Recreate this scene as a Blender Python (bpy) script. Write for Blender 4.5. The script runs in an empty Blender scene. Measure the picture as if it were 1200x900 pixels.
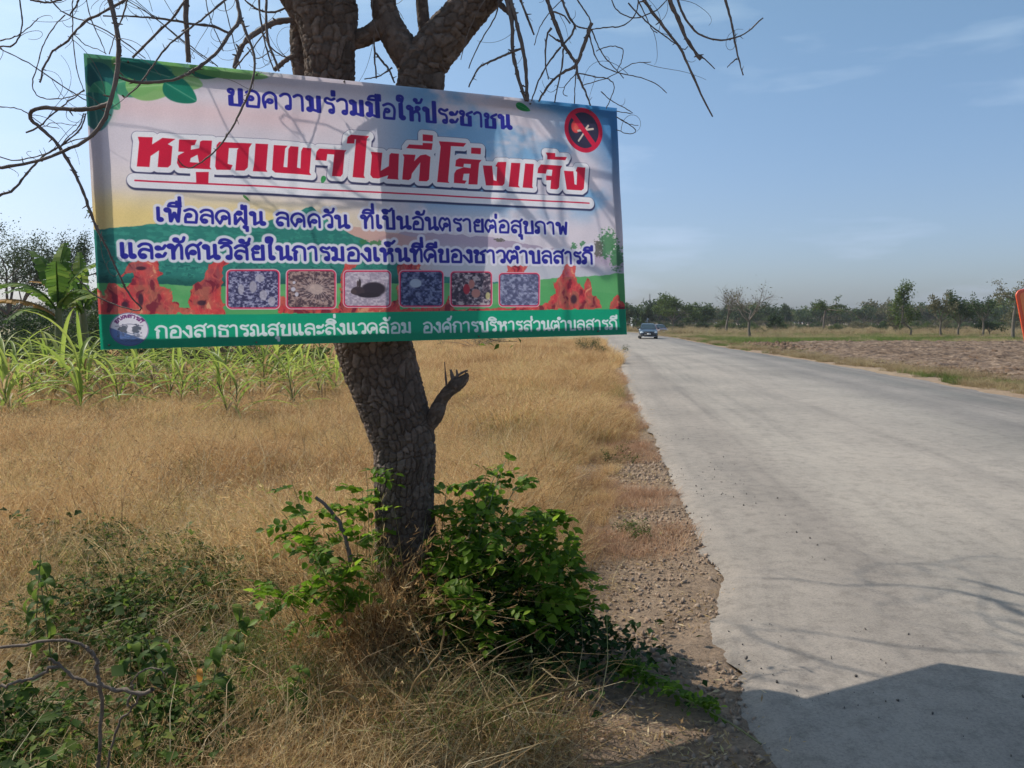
import bpy, bmesh, math, random, time
import numpy as np
from mathutils import Vector, Matrix, Euler

T0 = time.time()
S = bpy.context.scene
COL = S.collection
rng = np.random.default_rng(11)
random.seed(5)
R = math.radians

# ------------------------------------------------------------------ camera
CAMZ = 1.6
F = 920.0
PITCH = -math.atan(72 / F)
cam = bpy.data.cameras.new("camera")
cam.sensor_width = 36
cam.lens = 36 * F / 1200
cam.clip_start = 0.05
cam.clip_end = 6000
camo = bpy.data.objects.new("camera", cam)
camo.location = (0, 0, CAMZ)
camo.rotation_euler = (math.pi / 2 + PITCH, 0, 0)
COL.objects.link(camo)
S.camera = camo

# ------------------------------------------------------------------ light
SUN_TO = Vector((-1.38, 0.66, 1.50)).normalized()
SUN_EL = math.asin(SUN_TO.z)
SUN_AZ = math.atan2(SUN_TO.x, SUN_TO.y)       # clockwise from +Y
w = bpy.data.worlds.new("World")
S.world = w
w.use_nodes = True
nt = w.node_tree
bg = nt.nodes["Background"]
sky = nt.nodes.new("ShaderNodeTexSky")
sky.sky_type = 'NISHITA'
sky.sun_disc = False
sky.sun_elevation = SUN_EL
sky.sun_rotation = SUN_AZ
sky.altitude = 50
sky.air_density = 1.0
sky.dust_density = 2.0
sky.ozone_density = 1.4
bg.inputs[1].default_value = 0.127
# thin high cloud wisps in the sky
tc = nt.nodes.new("ShaderNodeTexCoord")
mp = nt.nodes.new("ShaderNodeMapping")
mp.inputs['Scale'].default_value = (1.6, 1.6, 9.0)
mp.inputs['Rotation'].default_value = (0.0, 0.12, 0.4)
nz = nt.nodes.new("ShaderNodeTexNoise")
nz.inputs['Scale'].default_value = 1.7
nz.inputs['Detail'].default_value = 6
nz.inputs['Roughness'].default_value = 0.55
cr = nt.nodes.new("ShaderNodeValToRGB")
cr.color_ramp.elements[0].position = 0.52
cr.color_ramp.elements[0].color = (0, 0, 0, 1)
cr.color_ramp.elements[1].position = 0.80
cr.color_ramp.elements[1].color = (0.42, 0.42, 0.42, 1)
mx = nt.nodes.new("ShaderNodeMixRGB")
mx.inputs[2].default_value = (7.0, 7.3, 7.8, 1)
nt.links.new(tc.outputs['Generated'], mp.inputs[0])
nt.links.new(mp.outputs[0], nz.inputs['Vector'])
nt.links.new(nz.outputs['Fac'], cr.inputs[0])
nt.links.new(cr.outputs[0], mx.inputs[0])
nt.links.new(sky.outputs[0], mx.inputs[1])
# humid air: the low sky turns from yellowish to pale blue all the way round
sxyz = nt.nodes.new("ShaderNodeSeparateXYZ")
nt.links.new(tc.outputs['Generated'], sxyz.inputs[0])
hz = nt.nodes.new("ShaderNodeValToRGB")
hz.color_ramp.elements[0].position = 0.0
hz.color_ramp.elements[0].color = (0.82, 0.92, 1.24, 1)
hz.color_ramp.elements[1].position = 0.42
hz.color_ramp.elements[1].color = (0.98, 1.17, 1.15, 1)
e_ = hz.color_ramp.elements.new(0.14)
e_.color = (0.88, 0.97, 1.13, 1)
nt.links.new(sxyz.outputs[2], hz.inputs[0])
tn = nt.nodes.new("ShaderNodeMixRGB")
tn.blend_type = 'MULTIPLY'
tn.inputs[0].default_value = 1.0
nt.links.new(mx.outputs[0], tn.inputs[1])
nt.links.new(hz.outputs[0], tn.inputs[2])
nt.links.new(tn.outputs[0], bg.inputs[0])

sun = bpy.data.lights.new("sun", 'SUN')
sun.energy = 4.9
sun.angle = R(0.5)
sun.color = (1.0, 0.925, 0.80)
suno = bpy.data.objects.new("sun", sun)
suno.rotation_euler = SUN_TO.to_track_quat('Z', 'Y').to_euler()
COL.objects.link(suno)

S.view_settings.view_transform = 'Standard'
S.view_settings.look = 'None'
S.view_settings.exposure = 0.06
S.view_settings.gamma = 1.0
S.render.film_transparent = False
S.cycles.use_denoising = True
S.cycles.max_bounces = 4
S.cycles.diffuse_bounces = 3
S.cycles.glossy_bounces = 2
S.cycles.use_adaptive_sampling = True
S.cycles.adaptive_threshold = 0.02
S.cycles.transparent_max_bounces = 8

# ------------------------------------------------------------------ pixel -> world
cp, sp_ = math.cos(PITCH), math.sin(PITCH)
def ray(px, py):
    dx = (px - 600) / F
    dy = (450 - py) / F
    return Vector((dx, cp - dy * sp_, sp_ + dy * cp))
def P(px, py, Y):
    d = ray(px, py)
    t = Y / d.y
    return Vector((d.x * t, Y, CAMZ + d.z * t))
def G(px, py, z=0.0):
    d = ray(px, py)
    t = (z - CAMZ) / d.z
    return Vector((d.x * t, d.y * t, z))

# ------------------------------------------------------------------ materials
def newmat(name):
    m = bpy.data.materials.new(name)
    m.use_nodes = True
    n = m.node_tree
    b = n.nodes.get("Principled BSDF")
    return m, n, b
def N(n, t, **kw):
    x = n.nodes.new(t)
    for k, v in kw.items():
        setattr(x, k, v)
    return x
def ramp(n, stops, src=None):
    c = N(n, "ShaderNodeValToRGB")
    e = c.color_ramp.elements
    while len(e) > 1:
        e.remove(e[-1])
    e[0].position = stops[0][0]; e[0].color = (*stops[0][1], 1)
    for p, col in stops[1:]:
        q = e.new(p); q.color = (*col, 1)
    if src is not None:
        n.links.new(src, c.inputs[0])
    return c
def noise(n, scale, detail=4, rough=0.5, vec=None, dim=None):
    x = N(n, "ShaderNodeTexNoise")
    x.inputs['Scale'].default_value = scale
    x.inputs['Detail'].default_value = detail
    x.inputs['Roughness'].default_value = rough
    if vec is not None:
        n.links.new(vec, x.inputs['Vector'])
    return x
def bump(n, b, height, strength=0.4, dist=0.01):
    x = N(n, "ShaderNodeBump")
    x.inputs['Strength'].default_value = strength
    x.inputs['Distance'].default_value = dist
    n.links.new(height, x.inputs['Height'])
    n.links.new(x.outputs[0], b.inputs['Normal'])
    return x
def simple(name, c1, c2=None, scale=8, rough=0.6, metal=0.0, bumpy=0.0, bscale=40, coat=0):
    m, n, b = newmat(name)
    tc = N(n, "ShaderNodeTexCoord")
    if c2 is None:
        c2 = tuple(x * 0.8 for x in c1)
    nz = noise(n, scale, 5, 0.6, tc.outputs['Object'])
    r = ramp(n, [(0.3, c1), (0.7, c2)], nz.outputs['Fac'])
    n.links.new(r.outputs[0], b.inputs['Base Color'])
    b.inputs['Roughness'].default_value = rough
    b.inputs['Metallic'].default_value = metal
    if coat:
        b.inputs['Coat Weight'].default_value = coat
    if bumpy:
        n2 = noise(n, bscale, 5, 0.6, tc.outputs['Object'])
        bump(n, b, n2.outputs['Fac'], bumpy, 0.01)
    return m
def leafy(name, stops, trans=0.45, rough=0.5, patch=None, spec=0.3):
    """foliage: colour varies per leaf (island) and per plant"""
    m, n, b = newmat(name)
    g = N(n, "ShaderNodeNewGeometry")
    oi = N(n, "ShaderNodeObjectInfo")
    add = N(n, "ShaderNodeMath", operation='MULTIPLY_ADD')
    n.links.new(g.outputs['Random Per Island'], add.inputs[0])
    add.inputs[1].default_value = 0.62
    mul = N(n, "ShaderNodeMath", operation='MULTIPLY')
    mul.inputs[1].default_value = 0.38
    n.links.new(oi.outputs['Random'], mul.inputs[0])
    n.links.new(mul.outputs[0], add.inputs[2])
    fac = add.outputs[0]
    if patch:
        pos = N(n, "ShaderNodeNewGeometry")
        nz = noise(n, patch[0], 3, 0.5, pos.outputs['Position'])
        a2 = N(n, "ShaderNodeMath", operation='MULTIPLY_ADD')
        n.links.new(nz.outputs['Fac'], a2.inputs[0])
        a2.inputs[1].default_value = patch[1]
        a3 = N(n, "ShaderNodeMath", operation='SUBTRACT')
        n.links.new(fac, a3.inputs[0]); a3.inputs[1].default_value = patch[1] * 0.5
        n.links.new(a3.outputs[0], a2.inputs[2])
        fac = a2.outputs[0]
    r = ramp(n, stops, fac)
    n.links.new(r.outputs[0], b.inputs['Base Color'])
    b.inputs['Roughness'].default_value = rough
    b.inputs['Specular IOR Level'].default_value = spec
    out = n.nodes["Material Output"]
    tr = N(n, "ShaderNodeBsdfTranslucent")
    n.links.new(r.outputs[0], tr.inputs[0])
    ms = N(n, "ShaderNodeMixShader")
    ms.inputs[0].default_value = trans
    n.links.new(b.outputs[0], ms.inputs[1])
    n.links.new(tr.outputs[0], ms.inputs[2])
    n.links.new(ms.outputs[0], out.inputs[0])
    return m

M = {}
M['dry'] = leafy('dry_grass', [(0.0, (0.12, 0.055, 0.022)), (0.25, (0.37, 0.20, 0.085)), (0.5, (0.60, 0.375, 0.165)),
                               (0.74, (0.80, 0.60, 0.34)), (0.87, (0.42, 0.36, 0.13)), (1.0, (0.25, 0.25, 0.06))], 0.52, 0.6, (0.6, 1.0))
M['drypale'] = leafy('pale_grass', [(0.0, (0.12, 0.085, 0.04)), (0.4, (0.32, 0.235, 0.125)), (0.75, (0.50, 0.40, 0.24)), (1.0, (0.24, 0.26, 0.08))], 0.45, 0.6, (0.25, 0.9))
M['dryred'] = leafy('reddish_grass', [(0.0, (0.20, 0.10, 0.05)), (0.5, (0.44, 0.26, 0.16)), (1.0, (0.58, 0.40, 0.26))], 0.45, 0.6, (0.8, 0.5))
M['straw'] = leafy('straw', [(0.0, (0.10, 0.055, 0.024)), (0.4, (0.29, 0.185, 0.08)), (0.72, (0.50, 0.37, 0.19)), (0.9, (0.68, 0.56, 0.36)), (1.0, (0.26, 0.27, 0.07))], 0.42, 0.55, (1.5, 0.5))
M['green'] = leafy('green_grass', [(0.0, (0.05, 0.085, 0.018)), (0.5, (0.12, 0.17, 0.035)), (0.85, (0.24, 0.28, 0.07)), (1.0, (0.42, 0.36, 0.15))], 0.5, 0.5, (0.8, 0.4))
M['cane'] = leafy('cane_leaf', [(0.0, (0.10, 0.17, 0.025)), (0.4, (0.22, 0.31, 0.055)), (0.75, (0.38, 0.44, 0.10)), (1.0, (0.60, 0.48, 0.24))], 0.55, 0.45)
M['weed'] = leafy('weed_leaf', [(0.0, (0.02, 0.04, 0.010)), (0.5, (0.06, 0.11, 0.020)), (0.8, (0.15, 0.21, 0.035)), (0.93, (0.26, 0.28, 0.07)), (1.0, (0.36, 0.24, 0.09))], 0.5, 0.6, None, 0.15)
M['shrub'] = leafy('shrub_leaf', [(0.0, (0.05, 0.11, 0.008)), (0.5, (0.14, 0.25, 0.018)), (0.9, (0.28, 0.41, 0.04)), (1.0, (0.42, 0.38, 0.08))], 0.6, 0.5, None, 0.22)
M['banana'] = leafy('banana_leaf', [(0.0, (0.05, 0.11, 0.02)), (0.6, (0.11, 0.20, 0.035)), (1.0, (0.26, 0.32, 0.06))], 0.45, 0.65, None, .12)
M['bananad'] = leafy('banana_leaf_dry', [(0.0, (0.35, 0.20, 0.06)), (1.0, (0.55, 0.33, 0.12))], 0.45, 0.5)
M['tree1'] = leafy('tree_leaf_dark', [(0.0, (0.022, 0.045, 0.018)), (0.6, (0.045, 0.075, 0.025)), (1.0, (0.09, 0.115, 0.04))], 0.3, 0.55, None, .08)
M['tree2'] = leafy('tree_leaf_light', [(0.0, (0.05, 0.08, 0.022)), (0.6, (0.09, 0.13, 0.035)), (1.0, (0.17, 0.2, 0.06))], 0.35, 0.55, None, .08)
M['tree3'] = leafy('tree_leaf_dry', [(0.0, (0.08, 0.08, 0.04)), (0.6, (0.14, 0.13, 0.07)), (1.0, (0.22, 0.2, 0.12))], 0.3, 0.6, None, .08)
M['bark'] = simple('bark', (0.040, 0.032, 0.028), (0.115, 0.092, 0.080), 26, 0.92, 0, 1.0, 110)
def bark_mat():
    m, n, b = newmat('plated_bark')
    at = N(n, "ShaderNodeAttribute"); at.attribute_name = 'plate'
    tc = N(n, "ShaderNodeTexCoord")
    nz = noise(n, 30, 6, .7, tc.outputs['Object'])
    r = ramp(n, [(0.0, (0.080, 0.056, 0.042)), (0.6, (0.115, 0.082, 0.064)), (1.0, (0.17, 0.128, 0.104))], at.outputs['Fac'])
    r2 = ramp(n, [(0.3, (.7, .68, .66)), (.7, (1.25, 1.2, 1.16))], nz.outputs['Fac'])
    mm = N(n, "ShaderNodeMixRGB", blend_type='MULTIPLY'); mm.inputs[0].default_value = 1
    n.links.new(r.outputs[0], mm.inputs[1]); n.links.new(r2.outputs[0], mm.inputs[2])
    n.links.new(mm.outputs[0], b.inputs['Base Color']); b.inputs['Roughness'].default_value = .92
    n2 = noise(n, 130, 5, .7, tc.outputs['Object']); bump(n, b, n2.outputs['Fac'], 1.0, .006)
    return m
M['bark'] = bark_mat()
M['twig'] = simple('twig_bark', (0.085, 0.062, 0.052), (0.17, 0.13, 0.11), 14, 0.8, 0, 0.4, 120)
M['deadwood'] = simple('dead_wood', (0.075, 0.052, 0.038), (0.19, 0.145, 0.11), 16, 0.85, 0, 0.5, 140)
M['fartrunk'] = simple('far_trunk', (0.09, 0.075, 0.06), (0.16, 0.13, 0.11), 3, 0.9)
M['stem'] = simple('green_stem', (0.09, 0.12, 0.035), (0.16, 0.15, 0.06), 9, 0.6)
M['wood'] = simple('batten_wood', (0.30, 0.20, 0.11), (0.42, 0.30, 0.18), 12, 0.8, 0, 0.3, 60)
M['steel'] = simple('nail_steel', (0.12, 0.12, 0.12), (0.2, 0.18, 0.16), 60, 0.5, 0.8)

def ground_mat():
    m, n, b = newmat('soil')
    g = N(n, "ShaderNodeNewGeometry")
    a = noise(n, 0.12, 5, 0.6, g.outputs['Position'])
    c = noise(n, 3.2, 8, 0.7, g.outputs['Position'])
    f = noise(n, 38, 6, 0.75, g.outputs['Position'])
    r1 = ramp(n, [(0.35, (0.19, 0.125, 0.08)), (0.5, (0.30, 0.205, 0.125)), (0.65, (0.36, 0.27, 0.15))], a.outputs['Fac'])
    r2 = ramp(n, [(0.3, (0.13, 0.095, 0.07)), (0.55, (0.31, 0.23, 0.165)), (0.75, (0.42, 0.33, 0.25))], c.outputs['Fac'])
    mx = N(n, "ShaderNodeMixRGB"); mx.inputs[0].default_value = 0.6
    n.links.new(r1.outputs[0], mx.inputs[1]); n.links.new(r2.outputs[0], mx.inputs[2])
    r3 = ramp(n, [(0.35, (0.62, 0.58, 0.55)), (0.62, (1.15, 1.12, 1.1))], f.outputs['Fac'])
    mm = N(n, "ShaderNodeMixRGB", blend_type='MULTIPLY'); mm.inputs[0].default_value = 0.8
    n.links.new(mx.outputs[0], mm.inputs[1]); n.links.new(r3.outputs[0], mm.inputs[2])
    # right-hand side far pasture: green strip, decided by where the ground is (position), as grass species there
    n.links.new(mm.outputs[0], b.inputs['Base Color'])
    b.inputs['Roughness'].default_value = 0.95
    ad = N(n, "ShaderNodeMath", operation='ADD')
    n.links.new(c.outputs['Fac'], ad.inputs[0]); n.links.new(f.outputs['Fac'], ad.inputs[1])
    bump(n, b, ad.outputs[0], 0.9, 0.03)
    return m
M['soil'] = ground_mat()
def pasture(name, c1, c2, c3):
    m, n, b = newmat(name)
    g = N(n, "ShaderNodeNewGeometry")
    mp = N(n, "ShaderNodeMapping"); mp.inputs['Scale'].default_value = (0.05, 0.16, 1)
    n.links.new(g.outputs['Position'], mp.inputs[0])
    a = noise(n, 1.0, 8, 0.7, mp.outputs[0])
    r1 = ramp(n, [(0.32, c1), (0.5, c2), (0.66, c3)], a.outputs['Fac'])
    n.links.new(r1.outputs[0], b.inputs['Base Color'])
    b.inputs['Roughness'].default_value = 0.95
    return m
M['pasture_green'] = pasture('pasture_green', (0.12, 0.15, 0.045), (0.20, 0.22, 0.07), (0.33, 0.28, 0.12))
M['pasture_dry'] = pasture('pasture_dry', (0.10, 0.11, 0.035), (0.22, 0.18, 0.08), (0.33, 0.25, 0.13))
def plough_mat():
    m, n, b = newmat('ploughed_soil')
    g = N(n, "ShaderNodeNewGeometry")
    c = noise(n, 2.6, 9, 0.8, g.outputs['Position'])
    r2 = ramp(n, [(0.36, (0.03, 0.017, 0.011)), (0.47, (0.10, 0.062, 0.04)), (0.56, (0.20, 0.135, 0.09)), (0.68, (0.36, 0.27, 0.195))], c.outputs['Fac'])
    n.links.new(r2.outputs[0], b.inputs['Base Color'])
    b.inputs['Roughness'].default_value = 0.95
    f = noise(n, 12, 6, 0.75, g.outputs['Position'])
    bump(n, b, f.outputs['Fac'], 0.8, 0.05)
    return m
M['plough'] = plough_mat()
def road_mat():
    m, n, b = newmat('worn_asphalt')
    uv = N(n, "ShaderNodeUVMap"); uv.uv_map = 'UVMap'      # u = metres across from left edge, v = metres along
    sep = N(n, "ShaderNodeSeparateXYZ")
    n.links.new(uv.outputs[0], sep.inputs[0])
    g = N(n, "ShaderNodeNewGeometry")
    big = noise(n, 0.35, 6, 0.6, g.outputs['Position'])
    mp = N(n, "ShaderNodeMapping"); mp.inputs['Scale'].default_value = (2.4, 0.10, 1)
    n.links.new(uv.outputs[0], mp.inputs[0])
    stre = noise(n, 1.0, 7, 0.65, mp.outputs[0])
    fine = noise(n, 75, 6, 0.85, g.outputs['Position'])
    mid = noise(n, 9, 8, 0.75, g.outputs['Position'])
    # wheel tracks / lane tone across the width
    du = N(n, "ShaderNodeMath", operation='MULTIPLY_ADD')
    n.links.new(stre.outputs['Fac'], du.inputs[0]); du.inputs[1].default_value = 1.6
    n.links.new(sep.outputs[0], du.inputs[2])
    dv = N(n, "ShaderNodeMath", operation='DIVIDE'); n.links.new(du.outputs[0], dv.inputs[0]); dv.inputs[1].default_value = 9.0
    lane = ramp(n, [(0.0, (0.272, 0.235, 0.201)), (0.13, (0.276, 0.242, 0.211)), (0.19, (0.243, 0.213, 0.187)), (0.26, (0.283, 0.253, 0.222)),
                    (0.45, (0.276, 0.246, 0.218)), (0.60, (0.258, 0.235, 0.211)), (0.70, (0.184, 0.169, 0.158)), (0.78, (0.221, 0.202, 0.187)),
                    (0.88, (0.147, 0.141, 0.133)), (0.96, (0.199, 0.180, 0.166)), (1.0, (0.199, 0.180, 0.166))], dv.outputs[0])
    r1 = ramp(n, [(0.32, (0.80, 0.80, 0.80)), (0.6, (1.06, 1.05, 1.04))], big.outputs['Fac'])
    r2 = ramp(n, [(0.32, (0.62, 0.61, 0.60)), (0.5, (0.98, 0.98, 0.98)), (0.68, (1.12, 1.11, 1.09))], mid.outputs['Fac'])
    r3 = ramp(n, [(0.3, (0.38, 0.37, 0.36)), (0.46, (0.95, 0.95, 0.95)), (0.68, (1.35, 1.34, 1.32))], fine.outputs['Fac'])
    cur = lane.outputs[0]
    rs = ramp(n, [(0.34, (0.80, 0.80, 0.81)), (0.5, (1.0, 1.0, 1.0)), (0.66, (1.07, 1.06, 1.05))], stre.outputs['Fac'])
    for rr, f in ((rs, 1.0), (r1, 1.0), (r2, 0.8), (r3, 0.75)):
        mm = N(n, "ShaderNodeMixRGB", blend_type='MULTIPLY'); mm.inputs[0].default_value = f
        n.links.new(cur, mm.inputs[1]); n.links.new(rr.outputs[0], mm.inputs[2]); cur = mm.outputs[0]
    # hairline cracks with dark filler, wandering along the road
    wob = noise(n, 1.3, 4, 0.6, g.outputs['Position'])
    vm = N(n, "ShaderNodeVectorMath", operation='MULTIPLY_ADD')
    n.links.new(wob.outputs['Color'], vm.inputs[0]); vm.inputs[1].default_value = (0.8, 0.8, 0)
    n.links.new(g.outputs['Position'], vm.inputs[2])
    vo = N(n, "ShaderNodeTexVoronoi", feature='DISTANCE_TO_EDGE'); vo.inputs['Scale'].default_value = 0.75
    n.links.new(vm.outputs[0], vo.inputs['Vector'])
    crk = ramp(n, [(0.0, (1, 1, 1)), (0.012, (0.6, 0.6, 0.6)), (0.024, (0, 0, 0))], vo.outputs['Distance'])
    crm = ramp(n, [(0.56, (0, 0, 0)), (0.7, (0.4, 0.4, 0.4))], wob.outputs['Fac'])
    cf = N(n, "ShaderNodeMath", operation='MULTIPLY'); n.links.new(crk.outputs[0], cf.inputs[0]); n.links.new(crm.outputs[0], cf.inputs[1])
    mc = N(n, "ShaderNodeMixRGB"); n.links.new(cf.outputs[0], mc.inputs[0]); n.links.new(cur, mc.inputs[1]); mc.inputs[2].default_value = (0.10, 0.09, 0.085, 1)
    # oil/tar stains: broad dark spots with ragged edge
    st = noise(n, 0.9, 9, 0.8, g.outputs['Position'])
    sr = ramp(n, [(0.60, (0, 0, 0)), (0.68, (0.45, 0.45, 0.45))], st.outputs['Fac'])
    ms = N(n, "ShaderNodeMixRGB"); n.links.new(sr.outputs[0], ms.inputs[0]); n.links.new(mc.outputs[0], ms.inputs[1]); ms.inputs[2].default_value = (0.15, 0.135, 0.125, 1)
    n.links.new(ms.outputs[0], b.inputs['Base Color'])
    b.inputs['Roughness'].default_value = 0.8
    b.inputs['Specular IOR Level'].default_value = 0.35
    ad = N(n, "ShaderNodeMath", operation='ADD')
    n.links.new(fine.outputs['Fac'], ad.inputs[0]); n.links.new(mid.outputs['Fac'], ad.inputs[1])
    sb = N(n, "ShaderNodeMath", operation='SUBTRACT'); n.links.new(ad.outputs[0], sb.inputs[0]); n.links.new(cf.outputs[0], sb.inputs[1])
    bump(n, b, sb.outputs[0], 0.55, 0.006)
    return m
M['road'] = road_mat()
M['stone'] = leafy('stone', [(0.0, (0.13, 0.085, 0.06)), (0.5, (0.26, 0.185, 0.135)), (0.9, (0.36, 0.28, 0.215)), (1.0, (0.50, 0.44, 0.38))], 0.0, 0.9)
M['darkstone'] = leafy('dark_stone', [(0.0, (0.04, 0.036, 0.034)), (1.0, (0.13, 0.115, 0.105))], 0.0, 0.9)
M['clod'] = leafy('earth_clod', [(0.0, (0.045, 0.026, 0.017)), (0.6, (0.13, 0.082, 0.053)), (1.0, (0.30, 0.22, 0.155))], 0.0, 0.95)

M['shade'] = leafy('shade_dark_leaf', [(0.0, (0.012, 0.03, 0.008)), (0.7, (0.03, 0.06, 0.012)), (1.0, (0.06, 0.08, 0.02))], 0.15, 0.6, None, .1)  # leaf colour darkened to stand in for deep shade inside the shrub
# ------------------------------------------------------------------ object helpers
def mesh_obj(name, V, Fc, mat, parent=None, smooth=False, link=True):
    me = bpy.data.meshes.new(name)
    V = np.asarray(V, dtype=np.float32).reshape(-1, 3)
    if isinstance(Fc, np.ndarray):
        k = Fc.shape[1]
        me.vertices.add(len(V)); me.vertices.foreach_set('co', V.ravel())
        me.loops.add(Fc.size); me.loops.foreach_set('vertex_index', Fc.ravel().astype(np.int32))
        me.polygons.add(len(Fc)); me.polygons.foreach_set('loop_start', np.arange(0, Fc.size, k, dtype=np.int32))
        me.update(calc_edges=True)
    else:
        me.from_pydata([tuple(v) for v in V], [], [tuple(f) for f in Fc])
    if smooth:
        me.polygons.foreach_set('use_smooth', np.ones(len(me.polygons), dtype=bool))
    if isinstance(mat, (list, tuple)):
        for q in mat: me.materials.append(q)
    elif mat:
        me.materials.append(mat)
    me.validate()
    o = bpy.data.objects.new(name, me)
    if link: COL.objects.link(o)
    if parent: o.parent = parent
    return o
def tag(o, label=None, cat=None, group=None, kind=None):
    if label: o['label'] = label
    if cat: o['category'] = cat
    if group: o['group'] = group
    if kind: o['kind'] = kind
    return o
def thing(name, label, cat, loc=(0, 0, 0), rz=0, group=None):
    o = bpy.data.objects.new(name, None)
    o.empty_display_size = 0.2
    COL.objects.link(o)
    o.location = loc; o.rotation_euler = (0, 0, rz)
    return tag(o, label, cat, group)
def copy_tree(o, parent=None):
    c = o.copy(); COL.objects.link(c)
    if parent: c.parent = parent
    for ch in o.children: copy_tree(ch, c)
    return c
def catmull(pts, n):
    """pts: (k,d) array; returns resampled smooth path of n points"""
    p = np.asarray(pts, float)
    if len(p) < 3:
        t = np.linspace(0, 1, n)[:, None]
        return p[0] * (1 - t) + p[-1] * t
    q = np.vstack([2 * p[0] - p[1], p, 2 * p[-1] - p[-2]])
    seg = np.linalg.norm(np.diff(p[:, :3], axis=0), axis=1) + 1e-9
    cum = np.concatenate([[0], np.cumsum(seg)])
    s = np.linspace(0, cum[-1], n)
    i = np.clip(np.searchsorted(cum, s, 'right') - 1, 0, len(p) - 2)
    t = ((s - cum[i]) / seg[i])[:, None]
    a, b, c, d = q[i], q[i + 1], q[i + 2], q[i + 3]
    return 0.5 * (2 * b + (c - a) * t + (2 * a - 5 * b + 4 * c - d) * t ** 2 + (3 * b - a - 3 * c + d) * t ** 3)
def tube_arrays(path, rad, segs=6):
    p = np.asarray(path, float); n = len(p)
    rad = np.asarray(rad, float)
    t = np.gradient(p, axis=0); t /= (np.linalg.norm(t, axis=1)[:, None] + 1e-9)
    up = np.array([0.13, 0.97, 0.21])
    a = np.cross(t, up); a /= (np.linalg.norm(a, axis=1)[:, None] + 1e-9)
    b = np.cross(t, a)
    th = np.linspace(0, 2 * np.pi, segs, endpoint=False)
    V = p[:, None, :] + rad[:, None, None] * (np.cos(th)[None, :, None] * a[:, None, :] + np.sin(th)[None, :, None] * b[:, None, :])
    V = V.reshape(-1, 3)
    i = np.arange(n - 1)[:, None] * segs; j = np.arange(segs)[None, :]; j2 = (j + 1) % segs
    Fq = np.stack([i + j, i + j2, i + segs + j2, i + segs + j], -1).reshape(-1, 4)
    return V, Fq
class Acc:
    def __init__(s): s.v = []; s.f = []; s.n = 0
    def add(s, V, Fq):
        s.v.append(np.asarray(V, float)); s.f.append(np.asarray(Fq) + s.n); s.n += len(V)
    def tube(s, path, rad, segs=6): s.add(*tube_arrays(path, rad, segs))
    def box(s, c, d, rot=None):
        x, y, z = [q / 2 for q in d]
        V = np.array([(-x, -y, -z), (x, -y, -z), (x, y, -z), (-x, y, -z), (-x, -y, z), (x, -y, z), (x, y, z), (-x, y, z)])
        if rot is not None: V = V @ np.array(Euler(rot).to_matrix()).T
        s.add(V + np.array(c), np.array([(0, 3, 2, 1), (4, 5, 6, 7), (0, 1, 5, 4), (1, 2, 6, 5), (2, 3, 7, 6), (3, 0, 4, 7)]))
    def obj(s, name, mat, parent=None, smooth=False, link=True):
        return mesh_obj(name, np.vstack(s.v), np.vstack(s.f), mat, parent, smooth, link)
def hnoise(x, y, seed=0):
    """cheap smooth 2-d value noise"""
    xi = np.floor(x).astype(int); yi = np.floor(y).astype(int)
    fx = x - xi; fy = y - yi
    fx = fx * fx * (3 - 2 * fx); fy = fy * fy * (3 - 2 * fy)
    def h(a, b):
        s = np.sin(a * 127.1 + b * 311.7 + seed * 74.7) * 43758.5453
        return s - np.floor(s)
    return (h(xi, yi) * (1 - fx) + h(xi + 1, yi) * fx) * (1 - fy) + (h(xi, yi + 1) * (1 - fx) + h(xi + 1, yi + 1) * fx) * fy
def fbm(x, y, oct=4, seed=0):
    v = 0; a = 0.5
    for k in range(oct):
        v = v + a * hnoise(x, y, seed + k); x = x * 2.03; y = y * 2.03; a *= 0.5
    return v

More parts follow.
